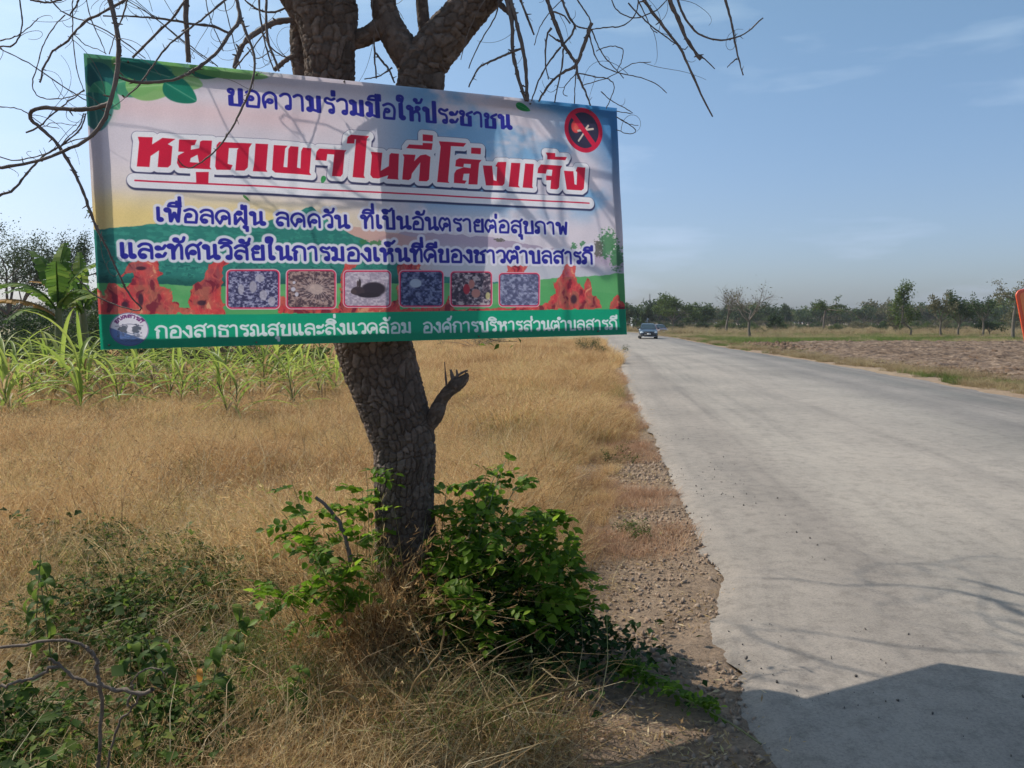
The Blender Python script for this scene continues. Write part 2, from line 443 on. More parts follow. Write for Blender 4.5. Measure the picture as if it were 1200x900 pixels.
# geometry-nodes scatter: instance meshes of a set on the vertices of a carrier mesh
def scatter(name, pts, rot, scl, idx, protos, label=None):
    me = bpy.data.meshes.new(name)
    pts = np.asarray(pts, np.float32)
    me.vertices.add(len(pts)); me.vertices.foreach_set('co', pts.ravel())
    a = me.attributes.new('rot', 'FLOAT_VECTOR', 'POINT'); a.data.foreach_set('vector', np.asarray(rot, np.float32).ravel())
    a = me.attributes.new('scl', 'FLOAT', 'POINT'); a.data.foreach_set('value', np.asarray(scl, np.float32).ravel())
    a = me.attributes.new('idx', 'INT', 'POINT'); a.data.foreach_set('value', np.asarray(idx, np.int32).ravel())
    o = bpy.data.objects.new(name, me); COL.objects.link(o)
    pc = bpy.data.collections.new(name + '_kinds')
    for k, q in enumerate(protos):
        q.name = '%s_kind_%02d' % (name, k)
        pc.objects.link(q)
    ng = bpy.data.node_groups.new(name + '_scatter', 'GeometryNodeTree')
    ng.interface.new_socket(name='Geometry', in_out='INPUT', socket_type='NodeSocketGeometry')
    ng.interface.new_socket(name='Geometry', in_out='OUTPUT', socket_type='NodeSocketGeometry')
    gi = ng.nodes.new('NodeGroupInput'); go = ng.nodes.new('NodeGroupOutput')
    ci = ng.nodes.new('GeometryNodeCollectionInfo')
    ci.inputs['Collection'].default_value = pc
    ci.inputs['Separate Children'].default_value = True
    ci.inputs['Reset Children'].default_value = True
    iop = ng.nodes.new('GeometryNodeInstanceOnPoints')
    iop.inputs['Pick Instance'].default_value = True
    def named(nm, ty):
        x = ng.nodes.new('GeometryNodeInputNamedAttribute'); x.data_type = ty; x.inputs['Name'].default_value = nm
        return x.outputs['Attribute']
    ng.links.new(gi.outputs[0], iop.inputs['Points'])
    ng.links.new(ci.outputs[0], iop.inputs['Instance'])
    ng.links.new(named('idx', 'INT'), iop.inputs['Instance Index'])
    ng.links.new(named('rot', 'FLOAT_VECTOR'), iop.inputs['Rotation'])
    ng.links.new(named('scl', 'FLOAT'), iop.inputs['Scale'])
    ng.links.new(iop.outputs[0], go.inputs[0])
    md = o.modifiers.new('scatter', 'NODES'); md.node_group = ng
    if label: tag(o, label, name.replace('_', ' '))
    tag(o, kind='stuff')
    return o

# ------------------------------------------------------------------ road edges and ground
LE = [G(*q) for q in ((905, 880), (877, 825), (860, 765), (840, 740), (845, 665), (828, 644), (804, 590), (783, 551), (762, 506), (737, 455), (727, 425))]
LE = [(p.x, p.y) for p in LE]
LE = [(0.55, -40), (0.62, -6), (0.75, 0.5), (0.9, 2.2)] + LE + [(5.4, 42), (8.6, 73), (10.9, 98), (12.0, 125), (10.5, 160), (2, 210), (-25, 280), (-90, 380)]
RE = [G(*q) for q in ((1200, 467), (1157, 459), (1048, 439), (940, 421), (852, 408))]
RE = [(p.x, p.y) for p in RE]
RE = [(8.8, -40), (9.0, -6), (9.3, 2), (9.9, 8)] + RE + [(16.9, 80), (18.6, 104), (19.6, 130), (18.2, 165), (9, 218), (-20, 290), (-86, 392)]
LE = np.array(sorted(LE, key=lambda q: q[1])); RE = np.array(sorted(RE, key=lambda q: q[1]))
def xL(y): return np.interp(y, LE[:, 1], LE[:, 0])
def xR(y): return np.interp(y, RE[:, 1], RE[:, 0])

def gz(x, y):
    """ground height"""
    x = np.asarray(x, float); y = np.asarray(y, float)
    dl = xL(y) - x           # distance left of road edge
    dr = x - xR(y)
    z = np.full_like(x, -0.045)
    bank = np.clip(dl / 0.5, 0, 1)
    z = np.where(dl > 0, -0.012 - 0.03 * bank - 0.12 * np.clip((dl - 1.2) / 6, 0, 1), z)
    z = z + np.where(dl > 0.05, (fbm(x * 2.1, y * 2.1, 4, 3) - 0.47) * 0.07 * np.clip(dl / 0.6, 0, 1), 0)
    z = np.where(dr > 0, -0.012 - 0.12 * np.clip((dr - 0.3) / 4, 0, 1) + (fbm(x, y, 3, 8) - 0.47) * 0.05 * np.clip(dr, 0, 1), z)
    return z
def axis(lo, hi, near, d0, grow):
    a = [near]
    d = d0
    while a[-1] < hi: a.append(a[-1] + d); d *= grow
    b = [near]; d = d0
    while b[-1] > lo: b.append(b[-1] - d); d *= grow
    return np.array(sorted(set(b[1:] + a)))
gx = axis(-1800, 1800, 0.4, 0.045, 1.022)
gy = axis(-60, 3000, 3.5, 0.045, 1.022)
X, Y = np.meshgrid(gx, gy, indexing='ij')
Z = gz(X, Y)
nx, ny = X.shape
V = np.stack([X, Y, Z], -1).reshape(-1, 3)
i = np.arange(nx - 1)[:, None]; j = np.arange(ny - 1)[None, :]
Fq = np.stack([i * ny + j, (i + 1) * ny + j, (i + 1) * ny + j + 1, i * ny + j + 1], -1).reshape(-1, 4)
ground = mesh_obj('ground', V, Fq, M['soil'], None, True)
tag(ground, kind='structure')

# road: strips across, ragged left edge, slightly domed
ys = np.concatenate([np.arange(-40, 1.5, 1.0), np.arange(1.5, 9, 0.03), np.arange(9, 40, 0.15), np.arange(40, 390, 2.0)])
K = 34
uu = np.linspace(0, 1, K) ** 1.3
V = []; UV = []
jag = (fbm(ys * 3.1, ys * 0 + 2, 4, 21) - 0.47) * 0.16 + (hnoise(ys * 17, ys * 0 + 5, 2) - 0.5) * 0.035
jag2 = (fbm(ys * 1.1, ys * 0 + 9, 4, 31) - 0.47) * 0.5
l = xL(ys) + jag * np.clip(1.5 - ys / 40, 0.2, 1); r = xR(ys) + jag2
for k, u in enumerate(uu):
    x = l + (r - l) * u
    z = 0.012 + 0.05 * np.sin(np.pi * u) ** 1.0 + (0 if 0 < k < K - 1 else -0.03)
    if k == 0: x = x - 0.012
    V.append(np.stack([x, ys, np.full_like(ys, z)], -1)); UV.append(np.stack([x - xL(ys), ys], -1))
V = np.stack(V, 1).reshape(-1, 3); UV = np.stack(UV, 1).reshape(-1, 2)
n = len(ys)
i = np.arange(n - 1)[:, None]; j = np.arange(K - 1)[None, :]
Fq = np.stack([i * K + j, i * K + j + 1, (i + 1) * K + j + 1, (i + 1) * K + j], -1).reshape(-1, 4)
road = mesh_obj('road', V, Fq, M['road'], None, True)
ul = road.data.uv_layers.new(name='UVMap')
ul.data.foreach_set('uv', UV[Fq.ravel()].astype(np.float32).ravel())
tag(road, kind='structure')

def sheet(name, fx0, fx1, y0, y1, dy, nxs, mat, zoff, rough=0.0, seed=0):
    yy = np.arange(y0, y1, dy)
    u = np.linspace(0, 1, nxs)
    Xs = fx0(yy)[:, None] * (1 - u) + fx1(yy)[:, None] * u
    Ys = np.repeat(yy[:, None], nxs, 1)
    Zs = gz(Xs, Ys) + zoff
    if rough:
        e = np.minimum(np.minimum(u, 1 - u)[None, :] * 30, 1) * np.minimum(np.minimum(yy - y0, y1 - yy)[:, None] / 1.5, 1)
        Zs = Zs + rough * e * (fbm(Xs * 2.3, Ys * 2.3, 4, seed) * 1.2 + np.abs(np.sin(Ys * 3.2 + Xs * 0.6 + fbm(Xs * .5, Ys * .5, 2, 1) * 4)) * 0.5 - 0.2)
    nn, kk = Xs.shape
    i = np.arange(nn - 1)[:, None]; j = np.arange(kk - 1)[None, :]
    Fq = np.stack([i * kk + j, i * kk + j + 1, (i + 1) * kk + j + 1, (i + 1) * kk + j], -1).reshape(-1, 4)
    return tag(mesh_obj(name, np.stack([Xs, Ys, Zs], -1).reshape(-1, 3), Fq, mat, None, True), kind='structure')
sheet('ploughed_field', lambda y: xR(y) + 1.6 + 0.5 * np.sin(y * .3) + np.clip(y - 45, 0, 20) * .25, lambda y: y * 0 + 95, 9, 62, 0.3, 300, M['plough'], 0.03, 0.34, 4)
sheet('green_pasture', lambda y: xR(y) + 1.2, lambda y: y * 0 + 220, 62.5, 108, 1.5, 60, M['pasture_green'], 0.03)
sheet('dry_pasture', lambda y: xR(y) + 1.2, lambda y: y * 0 + 420, 108.5, 320, 4, 60, M['pasture_dry'], 0.035)
sheet('dry_field', lambda y: y * 0 - 420, lambda y: xL(y) - 1.2, 62.5, 260, 4, 60, M['pasture_dry'], 0.035)
print('ground', time.time() - T0)

# ------------------------------------------------------------------ grass prototypes
def blades(n, rad, h0, h1, wid, lean=0.35, droop=0.4, segs=4, heads=0.0, flat=0.0, fan=1.0):
    """n grass blades as ribbons; heads = share that carries a feathery seed head"""
    r = rad * np.sqrt(rng.random(n)); a = rng.random(n) * 2 * np.pi
    base = np.stack([r * np.cos(a), r * np.sin(a), np.zeros(n) - 0.03], -1)
    h = h0 + (h1 - h0) * rng.random(n)
    az = a + rng.normal(0, 1.2, n)
    ln = np.abs(rng.normal(0, lean, n)) * fan + r / max(rad, 1e-4) * lean * 0.5
    dirh = np.stack([np.cos(az), np.sin(az), np.zeros(n)], -1)
    Vs = []; Fs = []
    t = np.linspace(0, 1, segs + 1)
    ca = rng.random(n) * 2 * np.pi
    side = np.stack([np.cos(ca), np.sin(ca), np.zeros(n)], -1)
    dr = np.abs(rng.normal(droop, droop * 0.5, n))
    vv = []
    for k, tt in enumerate(t):
        bend = ln * tt + dr * tt ** 2.5
        p = base + dirh * (h * np.sin(np.minimum(bend, 1.9)) * tt * 0.9)[:, None]
        p[:, 2] += h * tt * np.cos(np.minimum(bend * 0.8, 1.7)) * (1 - flat)
        wv = wid * (1 - tt) ** 0.7 * (0.6 + 0.4 * min(1, tt * 4)) + wid * 0.12
        vv.append(p - side * wv / 2); vv.append(p + side * wv / 2)
        if k == segs: tip = p
    VV = np.stack(vv, 1)           # n, 2(segs+1), 3
    m = 2 * (segs + 1)
    f = np.array([(2 * k, 2 * k + 1, 2 * k + 3, 2 * k + 2) for k in range(segs)])
    FF = (np.arange(n)[:, None, None] * m + f[None]).reshape(-1, 4)
    A = Acc(); A.add(VV.reshape(-1, 3), FF)
    nh = int(n * heads)
    if nh:
        sel = rng.choice(n, nh, replace=False)
        for s in sel:
            p1 = VV[s, -1]; p0 = VV[s, -5]
            d = (p1 - p0); d /= np.linalg.norm(d) + 1e-9
            q = 7
            L = 0.07 + 0.06 * rng.random()
            o = p1 + d * (rng.random(q)[:, None] * L - 0.03)
            dd = d + rng.normal(0, 0.45, (q, 3)); dd /= np.linalg.norm(dd, axis=1)[:, None]
            sd = np.cross(dd, rng.normal(0, 1, (q, 3))); sd /= np.linalg.norm(sd, axis=1)[:, None] + 1e-9
            l2 = 0.02 + 0.015 * rng.random(q)[:, None]
            w2 = wid * 0.7
            Vh = np.stack([o - sd * w2 / 2, o + sd * w2 / 2, o + dd * l2 + sd * w2 / 4, o + dd * l2 - sd * w2 / 4], 1).reshape(-1, 3)
            A.add(Vh, np.arange(q * 4).reshape(q, 4))
    return A
def protos(k, mat, **kw):
    return [blades(**kw).obj('grass', mat, link=False) for _ in range(k)]
def leaf_quads(C, size, spread=0.7, rows=1, aspect=0.55, up=0.4):
    """pointed leaves (2 quads folded on the midrib) at centres C"""
    n = len(C)
    d = rng.normal(0, 1, (n, 3)); d[:, 2] = d[:, 2] * spread - 0.1
    d /= np.linalg.norm(d, axis=1)[:, None]
    nrm = rng.normal(0, 0.6, (n, 3)) + np.array([0, 0, up * 2])
    s = np.cross(d, nrm); s /= np.linalg.norm(s, axis=1)[:, None] + 1e-9
    u = np.cross(s, d)
    L = (size * (0.65 + 0.7 * rng.random(n)))[:, None]
    W = L * aspect * 0.5
    v0 = C; v1 = C + d * L * 0.45 + s * W + u * W * 0.35; v2 = C + d * L - u * L * 0.08; v3 = C + d * L * 0.45 - s * W + u * W * 0.35; v4 = C + d * L * 0.5
    VV = np.stack([v0, v1, v2, v3, v4], 1).reshape(-1, 3)
    f = np.array([(0, 1, 2, 4), (0, 4, 2, 3)])
    return VV, (np.arange(n)[:, None, None] * 5 + f[None]).reshape(-1, 4)

G_fine = protos(7, M['dry'], n=130, rad=0.16, h0=0.25, h1=0.62, wid=0.0032, lean=0.28, droop=0.45, segs=4, heads=0.35)
G_fine2 = protos(4, M['dry'], n=150, rad=0.20, h0=0.22, h1=0.55, wid=0.0045, lean=0.32, droop=0.6, segs=3, heads=0.2)
G_far = protos(6, M['dry'], n=150, rad=0.42, h0=0.25, h1=0.60, wid=0.012, lean=0.3, droop=0.4, segs=2)
G_straw = protos(6, M['straw'], n=46, rad=0.20, h0=0.15, h1=0.50, wid=0.004, lean=0.75, droop=0.9, segs=4, flat=0.35)
G_green = protos(5, M['green'], n=110, rad=0.15, h0=0.15, h1=0.50, wid=0.0045, lean=0.4, droop=0.7, segs=4)
G_greenfar = protos(4, M['green'], n=120, rad=0.45, h0=0.2, h1=0.55, wid=0.016, lean=0.35, droop=0.4, segs=2)
G_short = protos(4, M['dryred'], n=110, rad=0.16, h0=0.05, h1=0.20, wid=0.0035, lean=0.6, droop=0.5, segs=3)
def weedproto(n, rad, h, size, mat):
    A = Acc()
    ns = 7
    C = []
    for s in range(ns):
        a = rng.random() * 6.28; L = rad * (0.5 + 0.7 * rng.random())
        pts = np.array([(0, 0, -0.02), (L * .4 * math.cos(a), L * .4 * math.sin(a), h * (.4 + .4 * rng.random())), (L * math.cos(a + .4), L * math.sin(a + .4), h * (0.35 + 0.6 * rng.random()))])
        p = catmull(pts, 8); A.tube(p, np.linspace(0.003, 0.0012, 8), 4)
        q = p[rng.integers(2, 8, n // ns)] + rng.normal(0, 0.012, (n // ns, 3)); C.append(q)
    V, Fq = leaf_quads(np.vstack(C), size, 0.5, aspect=0.72, up=0.9)
    A.add(V, Fq)
    return A.obj('weed', mat, link=False)
G_weed = [weedproto(int(70 * (.045 / s_) ** 1.3), 0.22, 0.36, s_, M['weed']) for s_ in (.045, .022, .034, .05, .028, .018)]
G_weed2 = [weedproto(50, 0.2, 0.20, 0.03, M['weed']) for _ in range(3)]

def field(n, ymin, ymax, xmin, xmax, power=1.0):
    y = ymin + (ymax - ymin) * rng.random(n) ** power
    lo = np.maximum(xmin, -0.74 * y - 0.9)
    x = lo + (xmax(y) - lo) * rng.random(n)
    return x, y
def emit(name, x, y, scl, protos_, label, tilt=0.08, zoff=0.0):
    z = gz(x, y) + zoff
    k = len(x)
    rot = np.stack([rng.normal(0, tilt, k), rng.normal(0, tilt, k), rng.random(k) * 6.283], -1)
    return scatter(name, np.stack([x, y, z], -1), rot, scl, rng.integers(0, len(protos_), k), protos_, label)
def margin(y):      # bare gravel width left of the road
    return np.interp(y, [1.5, 3.2, 5, 7, 10, 16, 30], [0.75, 0.75, 0.85, 0.68, 0.42, 0.28, 0.15])
lim = lambda y: xL(y) - margin(y)
# trampled hollow round the trunk foot where low weeds grow, tall dry grass starts behind it
def fore(x, y):
    """1 in the weedy/straw foreground, 0 in the tall dry field"""
    return 1 / (1 + np.exp((y - (4.7 + 0.9 * (fbm(x * 1.1, y * 0 + 3, 3, 5) - .5) + np.clip(x + 0.3, 0, 2) * 0.6)) * 3))

x, y = field(3000, 3.9, 11, -9, lim, 1.0)
k = (rng.random(len(x)) > fore(x, y)) & (fbm(x * 1.7, y * 1.7, 3, 40) > 0.35)
x, y = x[k], y[k]
edge = np.clip((lim(y) - x) / 0.9, 0.32, 1)
emit('dry_grass', x, y, (0.66 + 0.4 * rng.random(len(x))) * edge ** 0.8 * (0.35 + 1.35 * fbm(x * .8, y * .8, 3, 12)) * (1 + .18 * np.clip(x + .6, 0, 1)), G_fine,
     'tall golden dry grass with feathery heads filling the field left of the road')
x, y = field(4200, 10.5, 24, -20, lambda y: xL(y) - 0.25, 1.0)
edge = np.clip((xL(y) - x) / 1.1, 0.3, 1)
emit('dry_grass', x, y, (0.8 + 0.45 * rng.random(len(x))) * edge ** .8 * (0.3 + 1.5 * fbm(x * .5, y * .5, 3, 12)) * (1 + .25 * np.clip(x + 1, 0, 1)), G_fine2,
     'tall golden dry grass further back in the field behind the banner')
x, y = field(5200, 22, 66, -60, lambda y: xL(y) - 0.35, 1.0)
emit('dry_grass', x, y, (0.75 + 0.45 * rng.random(len(x))) * (0.35 + 1.4 * fbm(x * .3, y * .3, 3, 12)), G_far,
     'distant golden grass running along the far left roadside')
def notfoot(x, y):     # bare, deeply shaded hollow at the trunk foot under the shrub
    return ~((x > -.62 + .1 * (y - 3.2)) & (x < .55) & (y > 3.1 + .25 * np.abs(x)) & (y < 4.5))
# foreground straw + weeds
lim2 = lambda y: xL(y) - margin(y) + 0.05
x, y = field(1150, 1.35, 5.6, -4.6, lim2, 1.0)
k = (rng.random(len(x)) < fore(x, y) * 0.95) & notfoot(x, y)
x, y = x[k], y[k]
emit('straw', x, y, 0.55 + 0.6 * rng.random(len(x)), G_straw, 'matted pale straw and dead stalks in the foreground verge', 0.35)
fx = -.80 + .42 * rng.random(26); fy = 3.42 + .42 * rng.random(26)
emit('trunk_grass', fx, fy, .8 + .55 * rng.random(26), [q.copy() for q in G_fine], 'dry grass standing in front of the tree foot', .18)
x, y = field(800, 1.5, 5.4, -4.6, lim2, 1.0)
k = (rng.random(len(x)) < fore(x, y)) & (fbm(x * 1.6, y * 1.6, 3, 60) > 0.50) & notfoot(x, y)
x, y = x[k], y[k]
emit('dry_tufts', x, y, 0.35 + 0.4 * rng.random(len(x)), [q.copy() for q in G_fine], 'short dry tufts standing among the foreground weeds', 0.25)
x, y = field(2100, 1.5, 5.6, -4.6, lambda y: xL(y) - 1.05, 1.0)
pw = fbm(x * 0.9 + 4, y * 0.9, 3, 77)
k = (rng.random(len(x)) < fore(x, y)) & (pw + .12 * np.exp(-((x + 1.7) ** 2 + (y - 3.3) ** 2) / 1.1) > 0.47) & ((x < -.30 * y - .25) | (rng.random(len(x)) < .12))
x, y = x[k], y[k]
emit('weeds', x, y, 0.6 + 0.7 * rng.random(len(x)), G_weed, 'tangled dark green creeping weeds at lower left', 0.25)
x, y = field(1500, 1.5, 6.5, -5, lambda y: xL(y) - 0.9, 1.0)
k = (fbm(x * 1.3 + 9, y * 1.3, 3, 91) > 0.47) & notfoot(x, y) & ((x < -.28 * y) | (rng.random(len(x)) < .12))
x, y = x[k], y[k]
emit('green_grass', x, y, 0.45 + 0.5 * rng.random(len(x)), G_green, 'green grass mixed into the straw at lower left', 0.2)
x, y = field(900, 1.6, 5.4, -4.6, lambda y: xL(y) - 1.05, 1.0)
emit('straw', x, y, 0.9 + 0.45 * rng.random(len(x)), [q.copy() for q in G_straw], 'long dead straw arching over the green weeds at lower left', 0.3)
G_stalk = protos(5, M['straw'], n=9, rad=.22, h0=.55, h1=.95, wid=.0065, lean=.35, droop=.5, segs=6, heads=.9)
x, y = field(620, 4.2, 13, -9, lambda y: lim(y) - .3, 1.0)
emit('tall_stalks', x, y, 0.6 + 0.4 * rng.random(len(x)), G_stalk, 'scattered taller bleached stalks rising from the golden grass', .15)
x, y = field(420, 4.6, 20, -14, lambda y: lim(y) - .5, 1.0)
k = fbm(x * .55 + 7, y * .4, 3, 101) > .5
emit('olive_grass', x[k], y[k], 0.7 + 0.4 * rng.random(k.sum()), [q.copy() for q in G_green], 'olive green grass patches inside the golden field', .12)
# green tussocks along the road edge and mid field
cx = [(660, 440), (690, 432), (640, 480), (670, 470), (655, 500), (615, 520), (560, 430), (700, 420), (680, 450), (630, 455), (600, 540), (575, 500)]
gxs, gys = [], []
for q in cx:
    g = G(*q); m_ = 14
    gxs.append(g.x + rng.normal(0, 0.04 * g.y, m_)); gys.append(g.y + rng.normal(0, 0.10 * g.y, m_))
gxs = np.concatenate(gxs); gys = np.concatenate(gys)
k = gxs < xL(gys) - 0.3
emit('green_tussocks', gxs[k], gys[k], 0.65 + 0.35 * rng.random(k.sum()), [q.copy() for q in G_green], 'pale green grass tussocks near the left road edge', 0.1)
# short reddish grass on the shoulder
y = 3 + 22 * rng.random(1500) ** 1.2
x = xL(y) - margin(y) * (0.15 + 1.7 * rng.random(len(y)))
k = (fbm(x * 1.4, y * 1.4, 3, 15) > 0.45) & ((y > 5.2) | (x < xL(y) - margin(y) * 1.0)) & (x < xL(y) - 0.10)
x, y = x[k], y[k]
emit('short_grass', x, y, 0.4 + 0.8 * rng.random(len(x)), G_short, 'short reddish dry grass on the dirt shoulder', 0.15)
x = xL(y) - margin(y) * (0.5 + 0.9 * rng.random(len(y)))
k = (fbm(x * 2 + 50, y * 2, 3, 16) > 0.56) & (y > 4.4) & (y < 14)
emit('creeping_weeds', x[k], y[k], 0.3 + 0.35 * rng.random(k.sum()), G_weed2, 'low creeping green weeds along the gravel shoulder', 0.15)
# right verge
y = 14 + 96 * rng.random(4200) ** 1.5
x = xR(y) + 0.25 + 2.3 * rng.random(len(y)) * (1 + y / 60)
k = fbm(x * .8, y * .5, 3, 71) > .36
x, y = x[k], y[k]
a = fbm(x * .4, y * .25, 3, 72) > .5
emit('verge_green_grass', x[a], y[a], 0.20 + .35 * rng.random(a.sum()), [q.copy() for q in G_greenfar], 'yellow-green grass patches along the right road edge')
x, y = x[~a], y[~a]
G_pale = protos(5, M['drypale'], n=140, rad=0.42, h0=0.25, h1=0.60, wid=0.012, lean=0.35, droop=0.45, segs=2)
emit('verge_grass', x, y, 0.16 + 0.34 * rng.random(len(x)) ** 1.5 * (1 + y / 90), G_pale, 'dry tan grass strip along the right road edge')
# pasture on the right
y = 60 + 50 * rng.random(5200)
x = xR(y) + 2 + 100 * rng.random(len(y)) * (y / 90)
k = (x < 0.72 * y + 3)
x, y = x[k], y[k]
gg = fbm(x * .07, y * .22, 3, 33) + 0.03 + 0.22 * np.exp(-((y - 69) / 8) ** 2)
s = 0.65 + 0.5 * rng.random(len(x))
a = gg > 0.47
emit('green_pasture_grass', x[a], y[a], s[a], G_greenfar, 'green grass strip beyond the ploughed field')
emit('dry_pasture_grass', x[~a], y[~a], s[~a], [q.copy() for q in G_pale], 'dry tan grass beyond the ploughed field')
y = 105 + 140 * rng.random(3600)
x = xR(y) + 2 + 0.75 * y * rng.random(len(y))
k = (x < 0.72 * y + 3)
emit('far_grass', x[k], y[k], 1.3 + 1.2 * rng.random(k.sum()), [q.copy() for q in G_pale], 'distant tan grassland in front of the wood')

# stones
def rock(sz, seed, squash=0.65, sub=1):
    bm = bmesh.new(); bmesh.ops.create_icosphere(bm, subdivisions=sub, radius=sz)
    r_ = random.Random(seed)
    for v in bm.verts:
        v.co *= 0.55 + 0.75 * r_.random(); v.co.z *= squash; v.co.x *= 1.15
    V = np.array([v.co[:] for v in bm.verts]); Fq = np.array([[v.index for v in f.verts] for f in bm.faces]); bm.free()
    return V, Fq
def rockset(k, sz, mat, squash=0.65, sub=1):
    return [mesh_obj('stone', *rock(sz, s + 7, squash, sub), mat, link=False) for s in range(k)]
y = 1.6 + 9 * rng.random(17000) ** 1.25
x = xL(y) - margin(y) * 1.25 * rng.random(len(y)) ** 0.9 + 0.01
k = fbm(x * 3, y * 3, 3, 44) > 0.38
x, y = x[k], y[k]
o = emit('gravel', x, y, 0.22 + 1.9 * rng.random(len(x)) ** 5, rockset(8, 0.0105, M['stone'], .5), 'brown gravel strewn over the dirt shoulder', 1.0, 0.003)
y = 2.2 + 10 * rng.random(1100) ** 1.3
off = np.abs(rng.normal(0.35, 0.38, len(y)))
x = xL(y) + off
k = fbm(x * 2.2, y * 1.1, 3, 48) > 0.45
x, y = x[k], y[k]
z = 0.014 + 0.05 * np.sin(np.pi * (x - xL(y)) / (xR(y) - xL(y)))
scatter('road_grit', np.stack([x, y, z + 0.003], -1), rng.random((len(x), 3)) * 6, 0.14 + 0.75 * rng.random(len(x)) ** 5, rng.integers(0, 5, len(x)),
        rockset(5, 0.011, M['darkstone'], 0.7), 'loose dark grit scattered on the road by its left edge')
y = 12 + 50 * rng.random(26000) ** 1.15
x = xR(y) + 2.0 + (0.72 * y + 3 - xR(y)) * rng.random(len(y))
k = (y < 61)
x, y = x[k], y[k]
emit('earth_clods', x, y, (0.35 + 1.5 * rng.random(len(x)) ** 3 + 0.9 * (y / 60)) * np.clip((x - xR(y) - 1.6) / 2.5, .35, 1), rockset(7, 0.11, M['clod'], 0.75), 'turned clods of brown earth in the ploughed field', 1.0, 0.07)
# leaf litter and straw chips on shoulder
def chips(k):
    n = 26; C = np.c_[rng.normal(0, .07, (n, 2)), rng.random(n) * .012]
    A = Acc(); a = rng.random(n) * 6.28; L = .007 + .02 * rng.random(n) ** 2; W_ = .0015 + .003 * rng.random(n)
    d = np.stack([np.cos(a), np.sin(a), rng.normal(0, .2, n)], -1) * L[:, None]; s_ = np.stack([-np.sin(a), np.cos(a), rng.normal(0, .3, n)], -1) * W_[:, None]
    A.add(np.stack([C - d - s_ * .3, C - s_, C + d, C + s_], 1).reshape(-1, 3), np.arange(n * 4).reshape(n, 4))
    return A.obj('chip', M['straw'], link=False)
y = 1.6 + 12 * rng.random(800) ** 1.2
x = xL(y) - margin(y) * 1.5 * rng.random(len(y)) ** .7 - .03
emit('leaf_litter', x, y, .6 + .8 * rng.random(len(x)), [chips(k) for k in range(5)], 'dry leaf litter and straw chips on the dirt shoulder', .1, .012)
print('grass', time.time() - T0)
# ------------------------------------------------------------------ the roadside tree
tree = thing('roadside_tree', 'bare dark-barked roadside tree carrying the printed banner on its forked trunk', 'tree', tuple(P(485, 760, 3.93)))
TREE_INV = Matrix.Translation(-tree.location)
def to_tree(o):
    o.parent = tree; o.data.transform(TREE_INV); return o
def worley(u, v, per, seed=0):
    """F2-F1 on a jittered grid, u wraps with integer period per"""
    iu = np.floor(u).astype(int); iv = np.floor(v).astype(int)
    f1 = np.full(u.shape, 9.0); f2 = np.full(u.shape, 9.0); idn = np.zeros(u.shape)
    for a in (-1, 0, 1):
        for b in (-1, 0, 1):
            cu = iu + a; cv = iv + b
            hu = np.mod(cu, per)
            h1 = np.sin(hu * 127.1 + cv * 311.7 + seed) * 43758.5453; h1 -= np.floor(h1)
            h2 = np.sin(hu * 269.5 + cv * 183.3 + seed) * 43758.5453; h2 -= np.floor(h2)
            d = np.hypot(cu + 0.1 + 0.8 * h1 - u, cv + 0.1 + 0.8 * h2 - v)
            n1 = d < f1
            f2 = np.where(n1, f1, np.minimum(f2, d)); idn = np.where(n1, h1, idn); f1 = np.where(n1, d, f1)
    return f1, f2, idn
